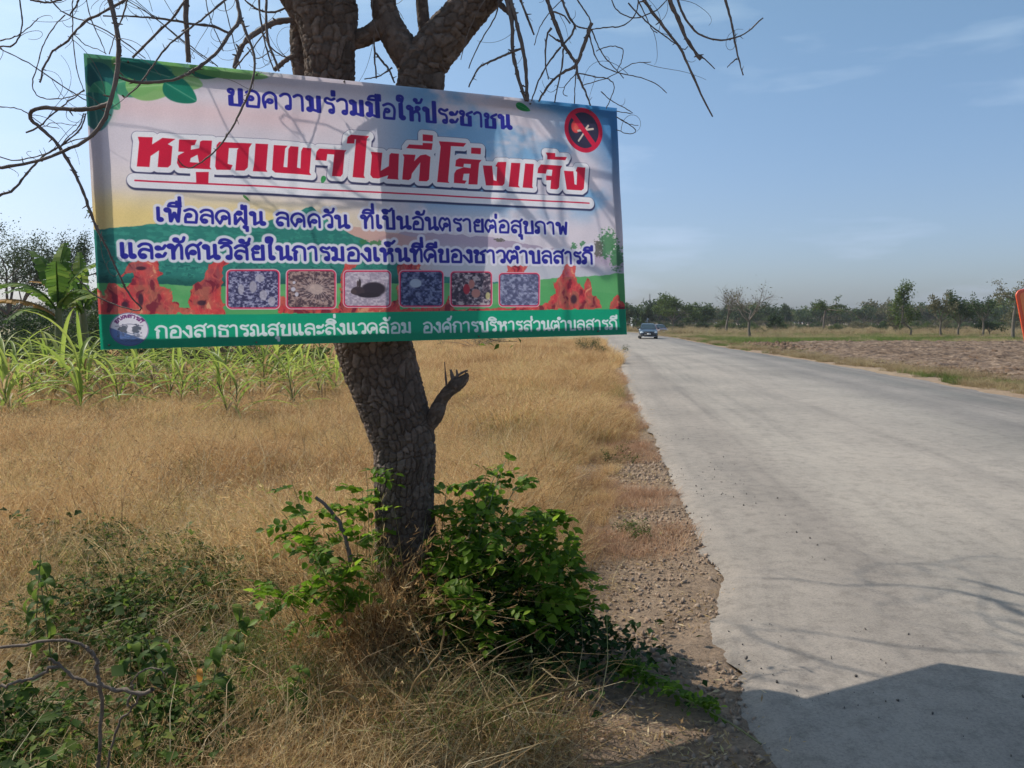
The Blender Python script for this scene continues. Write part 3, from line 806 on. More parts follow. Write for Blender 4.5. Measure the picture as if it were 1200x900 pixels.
def bark_limb(name, ctrl, cell=0.03, depth=0.011, res=0.006, label=None, flare=0.0):
    """ctrl: (px, py, width px, Y)"""
    pts = [];
    for px, py, wpx, Yd in ctrl:
        p = P(px, py, Yd); pts.append((p.x, p.y, p.z, wpx / F * Yd * 0.5 * 1.0))
    pts = np.array(pts)
    L = np.linalg.norm(np.diff(pts[:, :3], axis=0), axis=1).sum()
    n = max(8, int(L / res)); c = catmull(pts, n)
    rm = c[:, 3].mean(); segs = int(max(16, 2 * math.pi * rm / res))
    path = c[:, :3]; rad = c[:, 3]
    p = path; t = np.gradient(p, axis=0); t /= np.linalg.norm(t, axis=1)[:, None]
    up = np.array([0.13, 0.97, 0.21]); a = np.cross(t, up); a /= np.linalg.norm(a, axis=1)[:, None]; b = np.cross(t, a)
    th = np.linspace(0, 2 * np.pi, segs, endpoint=False)
    s = np.linspace(0, L, n)
    TH, SS = np.meshgrid(th, s)
    per = max(5, int(round(2 * math.pi * rm / cell)))
    wob = (hnoise(TH / (2 * math.pi) * 9, SS / cell * .35, 3) - .5) * .9 + (fbm(TH * 7, SS * 60, 3, 23) - .5) * .3
    f1, f2, idn = worley(TH / (2 * math.pi) * per + wob, SS / (cell * 1.5) + wob * 1.5, per, 3.0)
    crack = np.clip((f2 - f1 + .10 * (fbm(TH * 9, SS * 90, 3, 41) - .5)) / 0.21, 0, 1)
    lump = 0.10 * (fbm(np.cos(TH) * 1.3 + 4, SS * 3 + np.sin(TH) * 1.3, 3, 9) - .5)
    fine = (fbm(TH * 8, SS * 70, 3, 19) - 0.5) * 0.004
    tilt = (SS / cell * 1.3 + wob - np.floor(SS / cell * 1.3 + wob) - .5) * .25
    rr = rad[:, None] * (1 + lump) - depth * 0.5 + depth * (crack ** 0.6) * (1.0 + 0.35 * idn + tilt) + depth * .25 * (fbm(TH * 5, SS * 45, 3, 29) - .5) + fine
    if flare: rr = rr * (1 + flare * np.exp(-SS / 0.12) * (1 + 0.35 * np.sin(TH * 5 + 1)))
    V = p[:, None, :] + rr[..., None] * (np.cos(TH)[..., None] * a[:, None, :] + np.sin(TH)[..., None] * b[:, None, :])
    V = V.reshape(-1, 3)
    i = np.arange(n - 1)[:, None] * segs; j = np.arange(segs)[None, :]; j2 = (j + 1) % segs
    Fq = np.stack([i + j, i + j2, i + segs + j2, i + segs + j], -1).reshape(-1, 4)
    o = to_tree(mesh_obj(name, V, Fq, M['bark'], None, True))
    if label: o['label'] = label
    at_ = o.data.attributes.new('plate', 'FLOAT', 'POINT'); at_.data.foreach_set('value', idn.ravel().astype(np.float32))
    return o, c
YT = 3.93
trunk, _ = bark_limb('trunk', [(484, 800, 104, YT), (482, 745, 90, YT), (480, 700, 80, YT), (476, 640, 70, YT), (474, 582, 66, YT), (474, 524, 69, YT), (468, 497, 73, YT), (459, 467, 77, YT),
                               (449, 438, 81, YT), (440, 409, 84, YT), (431, 370, 86, YT), (424, 320, 88, YT + .02), (420, 280, 90, YT + .03), (418, 262, 80, YT + .04)], 0.034, 0.0150, 0.0040)
stemL, cL = bark_limb('limb', [(425, 330, 60, YT), (410, 270, 62, YT), (398, 200, 59, YT), (388, 120, 56, YT - .01), (387, 85, 52, YT - .02), (386, 50, 56, YT - .03),
                               (383, 20, 66, YT - .03), (380, -5, 66, YT - .03), (372, -60, 58, YT), (352, -170, 50, YT + .15), (340, -330, 40, YT + .4), (350, -520, 28, YT + .8)], 0.034, 0.0140, 0.0048)
bark_limb('limb', [(380, 45, 30, YT), (362, 22, 32, YT - .02), (342, -8, 30, YT - .05), (315, -50, 28, YT - .15), (260, -120, 24, YT - .3), (170, -230, 18, YT - .4)], 0.03, 0.010)
bark_limb('limb', [(428, 300, 52, YT), (446, 250, 54, YT), (466, 190, 54, YT), (482, 140, 52, YT), (493, 100, 50, YT), (496, 78, 48, YT), (516, 50, 46, YT), (537, 25, 42, YT), (558, 0, 42, YT),
                   (588, -36, 40, YT), (640, -110, 36, YT - .05), (700, -220, 30, YT - .1), (800, -340, 24, YT - .2), (950, -440, 16, YT - .3)], 0.034, 0.0140, 0.0048)
bark_limb('limb', [(496, 95, 40, YT + .02), (482, 70, 36, YT + .01), (464, 45, 31, YT), (452, 18, 27, YT), (449, -5, 26, YT), (452, -60, 25, YT), (470, -180, 22, YT + .1), (500, -330, 18, YT + .3), (520, -520, 12, YT + .6)], 0.03, 0.010)
bark_limb('limb', [(404, 48, 22, YT), (428, 43, 18, YT), (450, 30, 22, YT)], 0.028, 0.008)
bark_limb('limb', [(372, 130, 20, YT + .06), (356, 88, 21, YT + .06), (352, 50, 22, YT + .05), (356, 20, 24, YT + .04), (370, -5, 20, YT)], 0.028, 0.008)
bark_limb('limb', [(500, 70, 12, YT + .1), (498, 40, 13, YT + .1), (494, 0, 13, YT + .1), (490, -70, 12, YT + .1), (520, -200, 9, YT + .1)], 0.02, 0.004)
bark_limb('broken_stub', [(498, 500, 20, YT - .02), (508, 490, 17, YT - .03), (513, 480, 17, YT - .04), (517, 470, 13, YT - .04), (524, 460, 13, YT - .05), (529, 456, 13, YT - .05), (534, 451, 16, YT - .05), (541, 447, 12, YT - .05), (546, 441, 7, YT - .05), (547, 437, 1.5, YT - .05)], 0.02, 0.006, 0.004,
          'short broken-off side branch with a splintered end')
A = Acc()
for pl, w0, w1 in (([(524, 458), (522, 438), (521, 424)], 3.5, 1), ([(533, 456), (530, 441), (528, 433)], 7, 3), ([(534, 455), (536, 442), (535, 433)], 5, 2), ([(532, 443), (541, 437), (548, 434)], 3.2, 2.4), ([(541, 452), (546, 441), (545, 435)], 3, 1), ([(533, 455), (540, 450), (547, 444)], 10, 4)):
    c = catmull([tuple(P(a, b, YT - .05)) for a, b in pl], 8)
    A.tube(c, np.linspace(w0, w1, 8) / F * YT / 2 * (1 + .15 * rng.normal(size=8)), 6)
to_tree(A.obj('splinter', M['twig'], None, False))

# traced branches: (pixels, width start px, width end px, depth start, depth end)
TR = [
 ([(122,-60),(129,0),(136,30),(139,55),(137,85),(130,117),(119,146),(100,165),(77,176),(42,189),(0,196),(-40,196)],6.5,3,2.8,2.7),
 ([(128,122),(108,127),(80,128),(52,126),(40,129),(35,134),(38,142),(50,152),(62,163),(72,176),(82,192),(93,214),(103,240),(112,265),(125,290),(141,325),(154,348),(166,361)],5.2,2,2.8,2.9),
 ([(90,325),(110,345),(135,357),(160,364),(166,361)],1.6,1.6,2.95,2.9),
 ([(272,-20),(281,21),(267,42),(255,61),(232,79),(207,92),(175,97),(152,95),(140,91)],4.6,3.2,3.1,2.8),
 ([(281,18),(289,40),(297,62),(298,85),(291,110),(276,142),(259,169),(240,187),(222,197),(213,192),(208,186)],3.6,1.3,3.1,2.9),
 ([(219,-30),(218,20),(220,50),(221,73)],6.5,5.5,3.3,3.35),
 ([(260,-40),(222,-5),(205,18),(180,43),(155,68)],2.5,3,3.1,3.1),
 ([(165,-30),(148,-2),(130,9),(115,18),(100,25),(86,40),(77,50),(62,60),(56,70),(50,82),(47,97)],3.6,2,2.9,2.8),
 ([(352,24),(333,24),(318,28),(304,36),(289,47),(280,62),(275,80)],7.5,5,3.9,3.8),
 ([(280,-15),(262,2),(240,20),(225,32),(207,45),(190,62),(175,83),(160,103),(147,114),(143,112)],2.6,1.6,3.1,2.85),
 ([(267,38),(250,31),(225,28),(190,22),(150,19),(120,19)],3.2,1.5,3.1,2.9),
 ([(-20,46),(0,57),(32,73),(75,102),(100,117),(130,135)],1.4,1.4,3.2,3.2),
 ([(50,-10),(75,15),(100,25),(135,42),(170,68)],1.8,1.2,3.3,3.3),
 ([(140,-5),(180,20),(215,48),(255,78)],1.2,1.2,3.4,3.4),
 ([(150,-8),(190,28),(230,62),(250,75)],1.0,1.0,3.4,3.4),
 ([(85,0),(85,20),(86,50),(90,80),(98,106)],1.5,1.0,3.0,3.0),
 ([(76,17),(62,33),(50,55),(44,78),(38,95),(40,108),(50,115),(65,116),(85,113),(99,105)],1.3,1.3,3.0,3.0),
 ([(-20,238),(0,229),(17,221),(30,205),(45,188),(58,178),(75,168),(95,150),(100,133)],3,1.6,2.7,2.8),
 ([(-15,180),(0,184),(20,188),(40,184),(60,178),(85,165),(110,160)],1.6,1.2,2.8,2.8),
 ([(-10,54),(12,54),(21,46),(26,27),(23,0),(20,-20)],2,1.6,3.0,3.0),
 ([(0,48),(20,42),(35,31),(45,21)],1.6,1,3.0,3.0),
 ([(-5,125),(20,127),(35,135),(52,147),(70,150)],1.4,.8,3.0,3.0),
 ([(30,155),(45,149),(60,135),(76,122),(99,106)],2.2,1.4,2.9,3.0),
 ([(47,150),(62,144),(80,146),(90,147)],1.0,.8,2.9,2.9),
 ([(98,133),(93,148),(80,160),(72,170)],1.5,1,2.9,2.9),
 ([(95,-10),(90,5),(84,14),(82,18)],2.5,1.5,3.0,3.0),
 ([(35,0),(55,3),(72,0)],2.5,2,3.0,3.0),
 ([(100,-5),(106,20),(118,48),(124,64)],1.4,1,3.1,3.1),
 ([(155,-20),(145,15),(135,40),(128,64)],2.2,1.2,3.1,3.1),
 ([(86,40),(100,52),(115,58),(125,63)],1.2,.8,3.0,3.0),
 ([(342,2),(333,10),(320,14),(304,12),(289,2),(278,-12)],2.6,2,3.9,3.7),
 ([(313,-20),(312,22),(315,51),(324,75),(327,83)],3.2,2.6,3.6,3.6),
 ([(303,-10),(305,20),(311,52),(321,83)],2.4,1.6,3.5,3.5),
 ([(350,63),(342,66),(333,72),(321,83)],6.5,5,3.95,3.95),
 ([(307,38),(320,58),(340,70),(352,76)],2,1.4,3.8,3.8),
 ([(275,80),(285,68),(300,52),(312,36)],2,1.4,3.7,3.7),
 ([(262,0),(268,25),(274,50),(282,80)],1.4,1,3.5,3.5),
 ([(240,-5),(246,20),(256,45),(262,60)],1.4,1,3.5,3.5),
 ([(290,55),(299,68),(308,66),(318,58)],1.4,1,3.5,3.5),
 ([(438,44),(439,66),(441,92)],2.2,1.8,3.9,3.9),
 ([(440,62),(448,72),(456,82),(462,97)],2.6,2,3.9,3.9),
 ([(460,79),(450,86),(441,90),(427,93)],2,1.4,3.9,3.9),
 ([(436,-5),(437,20),(445,44)],1.5,1,3.8,3.8),
 ([(583,3),(590,9),(597,16)],7,5.5,3.9,3.88),
 ([(588,-15),(594,2),(600,28),(601,62),(608,93),(616,118)],5,3.8,3.85,3.8),
 ([(594,-20),(598,0),(605,25),(611,50),(615,70),(617,93),(618,118)],5,4,3.85,3.8),
 ([(610,57),(602,60),(593,64),(577,71),(562,79),(555,90),(549,102)],3,1.6,3.8,3.75),
 ([(630,-30),(640,-4),(648,20),(657,43),(660,53)],5,4.5,3.8,3.75),
 ([(648,-25),(657,-3),(667,20),(673,30),(669,42),(661,51)],3,2.4,3.8,3.75),
 ([(660,52),(670,67),(675,75),(677,87),(687,110),(692,124)],4,1.8,3.75,3.75),
 ([(693,27),(688,42),(680,65),(675,77)],5,3.6,3.75,3.75),
 ([(675,77),(660,85),(647,95),(638,107),(631,119)],3.4,2.2,3.75,3.75),
 ([(605,-20),(610,0),(618,20),(626,41)],3.4,2,3.85,3.85),
 ([(657,55),(643,73),(632,93),(623,118)],2.4,1.6,3.75,3.75),
 ([(660,57),(658,80),(653,103),(650,120)],2.4,1.4,3.75,3.75),
 ([(693,35),(710,32),(727,31),(740,23),(747,10),(748,-8)],1.5,1.5,3.75,3.75),
 ([(693,34),(703,58),(713,72),(727,87),(731,92)],1.8,1,3.75,3.75),
 ([(678,86),(698,90),(713,93),(720,102),(715,117),(710,127)],1.5,1.1,3.75,3.75),
 ([(690,40),(698,67),(707,78),(727,86),(747,90),(768,98),(782,109)],1.6,1,3.75,3.75),
 ([(683,100),(710,92),(727,83),(743,74),(763,73)],1.2,.9,3.75,3.75),
 ([(704,107),(715,117),(738,130),(740,133),(722,130)],1.2,1,3.75,3.75),
 ([(722,137),(733,143),(745,153),(738,157),(722,152)],1.2,1,3.75,3.75),
 ([(722,137),(735,145),(748,147)],1,.8,3.75,3.75),
 ([(675,84),(674,100),(673,121)],1.5,1.3,3.75,3.75),
 ([(676,85),(663,100),(660,110),(665,113)],1.3,1,3.75,3.75),
 ([(646,33),(641,42),(639,72),(643,93)],2.6,1.2,3.75,3.75),
 ([(590,-20),(585,0),(580,20),(567,42),(560,55),(549,80)],1.8,1.2,3.85,3.8),
 ([(575,-10),(562,10),(548,40),(540,70)],1.3,1,3.8,3.8),
 ([(660,-2),(643,16),(632,33),(626,53)],1.2,1,3.75,3.75),
 ([(699,60),(708,56),(718,54),(730,58),(728,72),(723,83)],1.2,1,3.75,3.75),
 ([(672,30),(683,33),(693,34)],2,1.6,3.75,3.75),
 ([(648,14),(660,18),(668,28)],2,1.6,3.75,3.75),
 ([(658,50),(650,45),(643,40)],2.4,1.5,3.75,3.75),
 ([(735,-40),(755,0),(775,28),(795,54),(809,82),(823,113),(835,137)],4.5,1.8,3.6,3.6),
 ([(775,-40),(785,0),(795,23),(806,48),(821,70)],6,3.4,3.6,3.6),
 ([(818,64),(828,71),(838,81)],2.2,1,3.6,3.6),
 ([(786,-20),(794,0),(804,23),(821,41),(846,47),(872,40),(894,21)],3,1.4,3.6,3.6),
 ([(845,-30),(850,0),(857,25),(863,57),(867,75),(871,88)],3.6,1.6,3.6,3.6),
 ([(864,68),(858,73),(852,79)],1.5,1,3.6,3.6),
 ([(715,-5),(720,8),(730,17),(747,21),(770,11),(786,-5)],1.5,1.3,3.65,3.65),
 ([(736,4),(758,26),(787,48),(801,58),(806,54)],1.8,1.3,3.65,3.65),
 ([(745,-5),(755,15),(764,34),(771,39)],1.6,1,3.65,3.65),
 ([(671,-10),(680,5),(690,20),(693,28)],2,1.5,3.75,3.75),
]
twA = Acc()
seeds = []
for pts, w0, w1, y0, y1 in TR:
    m_ = len(pts)
    c3 = [tuple(P(px, py, y0 + (y1 - y0) * k / (m_ - 1))) for k, (px, py) in enumerate(pts)]
    n = max(8, m_ * 4)
    c = catmull(c3, n) + rng.normal(0, 0.0009, (n, 3))
    yy = np.linspace(y0, y1, n)
    rad = np.linspace(w0, w1, n) / F * yy / 2 * (1 + 0.10 * rng.normal(size=n))
    A = Acc(); A.tube(c, np.maximum(rad, .0011), 7 if w0 > 2.4 else 5)
    if w0 > 2.4:       # bud scars and spur twigs
        for q in range(int(n * 0.5)):
            k = rng.integers(1, n - 1); d = rng.normal(0, 1, 3); d /= np.linalg.norm(d)
            L = rng.choice([0.006, 0.008, 0.02])
            A.tube(np.array([c[k], c[k] + d * (rad[k] + L * .6), c[k] + d * (rad[k] + L)]), [rad[k] * .5, rad[k] * .35, rad[k] * .15], 4)
    to_tree(A.obj('branch' if w0 > 2.4 else 'twig', M['twig'], None, True))
    seeds.append((c, rad))
# fine curling twigs growing from the traced branches and the crown out of sight above
def twig(start, d, L, r, curl=0.5, n=14, grav=-0.04):
    p = np.array(start, float); d = np.array(d, float); d /= np.linalg.norm(d)
    ax = rng.normal(0, 1, 3); out = [p.copy()]
    for k in range(n - 1):
        ax = ax + rng.normal(0, 0.45, 3)
        d = d + np.cross(ax, d) * curl / n * 1.6; d[2] += grav; d /= np.linalg.norm(d)
        p = p + d * L / (n - 1); out.append(p.copy())
    return np.array(out)
for c, rad in seeds:
    ln = np.linalg.norm(np.diff(c, axis=0), axis=1).sum()
    for q in range(int(ln * 5.5 * rng.random() + 0.6)):
        k = rng.integers(2, len(c) - 1)
        t = c[k + 0] - c[k - 1]; t /= np.linalg.norm(t)
        d = t + rng.normal(0, 0.7, 3)
        tw = twig(c[k], d, 0.05 + 0.28 * rng.random() ** 1.6, 0.001, 0.9)
        twA.tube(tw, np.linspace(0.0013, 0.0007, len(tw)), 4)
# crown above the picture: limbs fork again and again, their shade falls on banner and road
def grow(p, d, L, r, depth, acc, tips):
    n = max(6, int(L / 0.12)); tw = twig(p, d, L, r, 0.35 + 0.12 * depth, n, -0.012 * depth)
    for k in range(1, n):      # the crown keeps clear of the traced twigs below it
        q = tw[k]; dz = (q[2] - CAMZ) * cp - q[1] * sp_; fw = q[1] * cp + (q[2] - CAMZ) * sp_
        lim_ = fw * (465 / F)
        if fw > 0 and dz < lim_: tw[k, 2] += (lim_ - dz) / cp + .02 * rng.random()
    acc.tube(tw, np.linspace(r, r * 0.62, n), 7 if r > .012 else 4)
    if depth >= 4: return
    kids = 3 if depth < 2 else 2 + (rng.random() < .6)
    for q in range(kids):
        k = rng.integers(int(n * .35), n)
        t = tw[min(k, n - 1)] - tw[max(k - 1, 0)]; t /= np.linalg.norm(t) + 1e-9
        grow(tw[k], t + rng.normal(0, 0.55, 3) + np.array([0, 0, .1 - .13 * depth]), L * (0.55 + 0.3 * rng.random()), r * 0.55, depth + 1, acc, tips)
# unseen limbs added for the road shade: paths projected back from it, height chosen
SV = np.array(SUN_TO) / SUN_TO.z
for pts, w_, h0, h1 in (([(1330, 765), (1210, 730), (1170, 712), (1135, 702)], .035, 4.4, 4.6), ([(1140, 703), (1060, 692), (1000, 692), (940, 684), (915, 683)], .013, 4.6, 4.5),
        ([(1200, 705), (1150, 690), (1130, 686)], .02, 4.4, 4.4), ([(1030, 694), (1010, 678), (1030, 668), (1070, 668), (1090, 676)], .007, 4.5, 4.5), ([(1120, 700), (1090, 712), (1040, 716)], .006, 4.5, 4.5),
        ([(1200, 775), (1100, 770), (1020, 758), (950, 745), (900, 743)], .008, 4.4, 4.3), ([(1060, 805), (1000, 790), (940, 770), (890, 752), (875, 735)], .012, 4.3, 4.2), ([(960, 812), (900, 800), (860, 775), (868, 750)], .008, 4.2, 4.2),
        ([(940, 830), (880, 808), (850, 795)], .012, 4.2, 4.1), ([(1180, 660), (1120, 664), (1080, 676)], .006, 4.6, 4.5)):
    g_ = [G(a, b) for a, b in pts]; m_ = len(pts)
    c3 = [np.array(q) + SV * (h0 + (h1 - h0) * k / (m_ - 1)) for k, q in enumerate(g_)]
    c = catmull(c3, 26) + rng.normal(0, .006, (26, 3)); A = Acc(); A.tube(c, np.linspace(w_, w_ * .45, 26), 7)
    to_tree(A.obj('crown_branch', M['twig'], None, True)); seeds.append((c, np.full(26, .004)))
    c0_ = np.array(P(500, -330, YT + .3)); q_ = c[0] if w_ < .03 else c[-1]
    if w_ > .01: A = Acc(); A.tube(catmull([c0_, (c0_ + c[0]) / 2 + np.array([0, 0, .5]), c[0]], 20), np.linspace(.03, w_, 20), 8); to_tree(A.obj('crown_branch', M['twig'], None, True))
for c, rad in seeds[-10:]:
    for q in range(5):
        k = rng.integers(2, 25); tw = twig(c[k], c[k] - c[k - 1] + rng.normal(0, .02, 3), .25 + .5 * rng.random(), .004, .7)
        if True: twA.tube(tw, np.linspace(.004, .002, len(tw)), 4)
up = [((352, -170, YT + .15), (-.6, .3, .5)), ((340, -330, YT + .4), (-.2, .7, .8)), ((340, -330, YT + .4), (.6, .5, .5)), ((640, -110, YT - .05), (.5, .4, .4)),
      ((700, -220, YT - .1), (.7, -.1, .5)), ((800, -340, YT - .2), (.8, .3, .2)), ((470, -180, YT + .1), (.2, .6, .7)), ((500, -330, YT + .3), (.1, .5, .9)), ((170, -230, YT - .4), (-.8, -.1, .3)),
      ((260, -120, YT - .3), (-.7, .3, .6)), ((372, -60, YT), (-.3, .9, .4)), ((588, -36, YT), (.1, .9, .5)), ((452, -60, YT), (-.2, 1, .5)), ((588, -36, YT), (-.3, .8, .8))]
for (a, b, yy), d in up:
    acc = Acc(); grow(np.array(P(a, b, yy)), np.array(d), 1.1 + .5 * rng.random(), 0.028, 1, acc, None)
    to_tree(acc.obj('crown_branch', M['twig'], None, True))
o = to_tree(twA.obj('fine_twigs', M['twig'], None, True)); o['kind'] = 'stuff'
# a few dark leaves hanging under the banner behind the trunk, and one sprig by its left edge
def leaf_part(Cs, size, mat, name='leaf'):
    V, Fq = leaf_quads(np.array(Cs), size, 0.6, aspect=.4); return mesh_obj(name, V, Fq, mat)
for px, py in ((560, 404), (572, 402), (585, 403), (596, 400), (603, 404), (610, 402), (390, 12), (101, 246), (104, 252)):
    to_tree(leaf_part([tuple(P(px, py, YT + .2 if px > 200 else 3.3))], 0.06 if px > 200 else .04, M['weed']))
A = Acc()
A.tube(catmull([tuple(P(a, b, YT + .2)) for a, b in ((500, 375), (540, 380), (575, 398), (606, 400))], 10), np.linspace(.004, .0015, 10), 5); to_tree(A.obj('twig', M['twig'])); A = Acc()
A.tube(catmull([tuple(P(a, b, 3.3)) for a, b in ((128, 240), (115, 238), (104, 247), (100, 256))], 10), np.linspace(.0015, .001, 10), 5)
to_tree(A.obj('twig', M['twig']))
print('tree', time.time() - T0)

# ------------------------------------------------------------------ banner print (rasterised from strokes and outlines)
BC = [(98, 63), (722, 127), (734, 392), (118, 410)]     # TL TR BR BL in the photograph
def homog(src, dst):
    A_ = []; b_ = []
    for (x, y), (u, v) in zip(src, dst):
        A_.append([x, y, 1, 0, 0, 0, -u * x, -u * y]); b_.append(u)
        A_.append([0, 0, 0, x, y, 1, -v * x, -v * y]); b_.append(v)
    h = np.linalg.solve(np.array(A_, float), np.array(b_, float))
    return np.append(h, 1).reshape(3, 3)
BW, BH = 1840, 920
HM = homog(BC, [(0, 0), (BW, 0), (BW, BH), (0, BH)])
def T(pts):
    p = np.c_[np.asarray(pts, float), np.ones(len(pts))] @ HM.T
    return p[:, :2] / p[:, 2:3]
IMG = np.zeros((BH, BW, 3), np.float32)
PX, PY = np.meshgrid(np.arange(BW) + .5, np.arange(BH) + .5)
HI = np.linalg.inv(HM)
_d = HI[2, 0] * PX + HI[2, 1] * PY + HI[2, 2]
QX = (HI[0, 0] * PX + HI[0, 1] * PY + HI[0, 2]) / _d      # photo pixel of every print pixel: only used to place printed shapes
QY = (HI[1, 0] * PX + HI[1, 1] * PY + HI[1, 2]) / _d
def sst(a, b, x): t = np.clip((x - a) / (b - a), 0, 1); return t * t * (3 - 2 * t)
def blend(mask, col, op=1.0):
    global IMG
    m_ = (np.clip(mask, 0, 1) * op)[..., None]
    IMG = IMG * (1 - m_) + np.asarray(col, np.float32) * m_
def c8(r, g, b): return np.array([r, g, b], np.float32) / 255
n1 = fbm(PX / 140, PY / 90, 5, 2); n2 = fbm(PX / 22, PY / 10, 4, 5); n3 = fbm(PX / 7, PY / 5, 3, 8)
u_ = PX / BW; v_ = PY / BH
IMG[:] = c8(232, 222, 232)
blend(sst(.30, .55, v_) * (1 - sst(.2, .5, u_)), c8(244, 226, 190), .7)
blend(sst(.42, .54, v_ + .05 * (n1 - .5)) * (1 - sst(.25, .55, u_)), c8(250, 218, 120), .75)
blend(sst(.10, .16, v_) * (1 - sst(.16, .24, v_)) * (1 - sst(.3, .45, u_)), c8(245, 200, 200), .5)
bb = u_ - (.60 + .25 * (v_ - .25) * 2)
blend(sst(.45, .75, n1 + .35 * np.exp(-(bb / .13) ** 2)) * sst(.44, .58, u_) * (1 - sst(.40, .55, v_)), c8(110, 175, 225), .85)
blend(sst(.72, 1.0, u_ - v_ * .75 + .06 * n1) * (1 - sst(.25, .5, v_)), c8(40, 130, 200), .95)
blend(sst(.93, 1.0, u_) * (1 - sst(.2, .6, v_)), c8(60, 120, 190), .5)
# hills
def ridge(pts, amp, seed):
    p = T(pts); yy = np.interp(PX[0], p[:, 0], p[:, 1])
    return yy + amp * (fbm(PX[0] / 30, PX[0] * 0 + seed, 4, seed) - .5)
r3 = ridge([(420, 285), (470, 270), (540, 274), (600, 280), (640, 290), (740, 300)], 16, 4)
blend(sst(0, 3, PY - r3[None]) * sst(.42, .5, u_), c8(170, 150, 178), .75)
blend(sst(0, 60, PY - r3[None] - 25) * sst(.42, .5, u_), c8(205, 210, 220), .9)
r2 = ridge([(330, 258), (380, 258), (440, 268), (480, 275)], 14, 7)
blend(sst(0, 3, PY - r2[None]) * sst(.34, .38, u_) * (1 - sst(.5, .6, u_)), c8(215, 160, 150), .7)
r1 = ridge([(100, 268), (150, 264), (200, 258), (250, 262), (300, 262), (345, 246), (365, 240), (385, 258), (410, 272), (440, 287), (470, 298), (500, 320), (740, 345)], 12, 1)
blend(sst(0, 3, PY - r1[None]), c8(28, 120, 110), .96)
mm_ = sst(0, 3, PY - r1[None])
blend(mm_ * sst(.45, .6, n2), c8(60, 165, 140), .55)
blend(mm_ * sst(.5, .65, n3 * .5 + n2 * .5) * sst(40, 90, PY - r1[None]), c8(10, 75, 75), .6)
gl = ridge([(100, 330), (200, 332), (260, 334), (330, 332), (420, 330), (480, 330), (560, 332), (620, 328), (740, 318)], 12, 5)
blend(sst(-30, 0, PY - gl[None] + 14 * n2) * (1 - sst(.55, .62, u_)), c8(12, 70, 62), .7)
blend(sst(0, 3, PY - gl[None]), c8(85, 175, 95), .95)
blend(sst(0, 3, PY - gl[None]) * sst(.5, .62, n1), c8(130, 195, 120), .4)
for cx_, cy_, rx_, ry_ in ((712, 285, 13, 20), (700, 290, 8, 12), (722, 300, 10, 18), (672, 288, 5, 5), (683, 286, 4, 6), (440, 285, 12, 6), (425, 282, 6, 4), (585, 280, 8, 2.5)):
    blend(sst(.0, .3, 1 - np.hypot((QX - cx_) / rx_, (QY - cy_) / ry_) + (n3 - .5) * 1.3), c8(60, 130, 75) if rx_ != 8 else c8(90, 90, 80), .85)
# ---- distance helpers
def win(xmin, ymin, xmax, ymax, pad):
    return max(0, int(xmin - pad)), max(0, int(ymin - pad)), min(BW, int(xmax + pad) + 1), min(BH, int(ymax + pad) + 1)
def seg_dist(D, pts, pad):
    """min distance to polyline, in place on D"""
    p = np.asarray(pts); x0, y0, x1, y1 = win(p[:, 0].min(), p[:, 1].min(), p[:, 0].max(), p[:, 1].max(), pad)
    if x1 <= x0 or y1 <= y0: return
    sx = PX[y0:y1, x0:x1]; sy = PY[y0:y1, x0:x1]; d = D[y0:y1, x0:x1]
    for a, b in zip(p[:-1], p[1:]):
        ab = b - a; L2 = ab @ ab + 1e-9
        t = np.clip(((sx - a[0]) * ab[0] + (sy - a[1]) * ab[1]) / L2, 0, 1)
        np.minimum(d, np.hypot(sx - a[0] - t * ab[0], sy - a[1] - t * ab[1]), out=d)
def poly_sdf(D, pts, holes=(), pad=40):
    p = np.asarray(pts); x0, y0, x1, y1 = win(p[:, 0].min(), p[:, 1].min(), p[:, 0].max(), p[:, 1].max(), pad)
    sx = PX[y0:y1, x0:x1]; sy = PY[y0:y1, x0:x1]
    d = np.full(sx.shape, 1e3); ins = np.zeros(sx.shape, bool)
    for ring in [p] + [np.asarray(h) for h in holes]:
        q = np.vstack([ring, ring[:1]])
        for a, b in zip(q[:-1], q[1:]):
            ab = b - a; L2 = ab @ ab + 1e-9
            t = np.clip(((sx - a[0]) * ab[0] + (sy - a[1]) * ab[1]) / L2, 0, 1)
            np.minimum(d, np.hypot(sx - a[0] - t * ab[0], sy - a[1] - t * ab[1]), out=d)
            c = (a[1] > sy) != (b[1] > sy)
            with np.errstate(divide='ignore', invalid='ignore'):
                xi = a[0] + (sy - a[1]) / (b[1] - a[1] + 1e-12) * ab[0]
            ins ^= c & (sx < xi)
    np.minimum(D[y0:y1, x0:x1], np.where(ins, -d, d), out=D[y0:y1, x0:x1])
def fresh(): return np.full((BH, BW), 1e3)
def cov(D, r=0.0): return np.clip(r - D + .5, 0, 1)
# ---- flames
def flame(pts, seed):
    D = fresh(); poly_sdf(D, T(pts), (), 20)
    wv = (fbm(PX / 16, PY / 22, 3, seed) - .5) * 22
    m_ = cov((D + wv) * .6)
    blend(m_ * (.72 + .28 * sst(.35, .6, fbm(PX / 30, PY / 45, 3, seed + 2))), c8(208, 48, 58), .97)
    ed = cov((D + wv + 9) * .5); blend(m_ - ed, c8(225, 80, 60), .4)
    k_ = fbm(PX / 20 + fbm(PX / 40, PY / 30, 2, seed) * 3, PY / 34, 4, seed + 5)
    blend(m_ * sst(.48, .62, k_), c8(232, 88, 76), .55)
    st_ = np.abs(fbm(PX / 16 + fbm(PX / 60, PY / 60, 2, seed) * 4, PY / 60, 3, seed + 8) - .5)
    blend(m_ * (1 - sst(.0, .05, st_)), c8(240, 130, 100), .35)
    blend(m_ * sst(.66, .74, k_), c8(250, 200, 140), .6)
    blend(m_ * sst(.60, .70, 1 - k_), c8(110, 20, 40), .8)
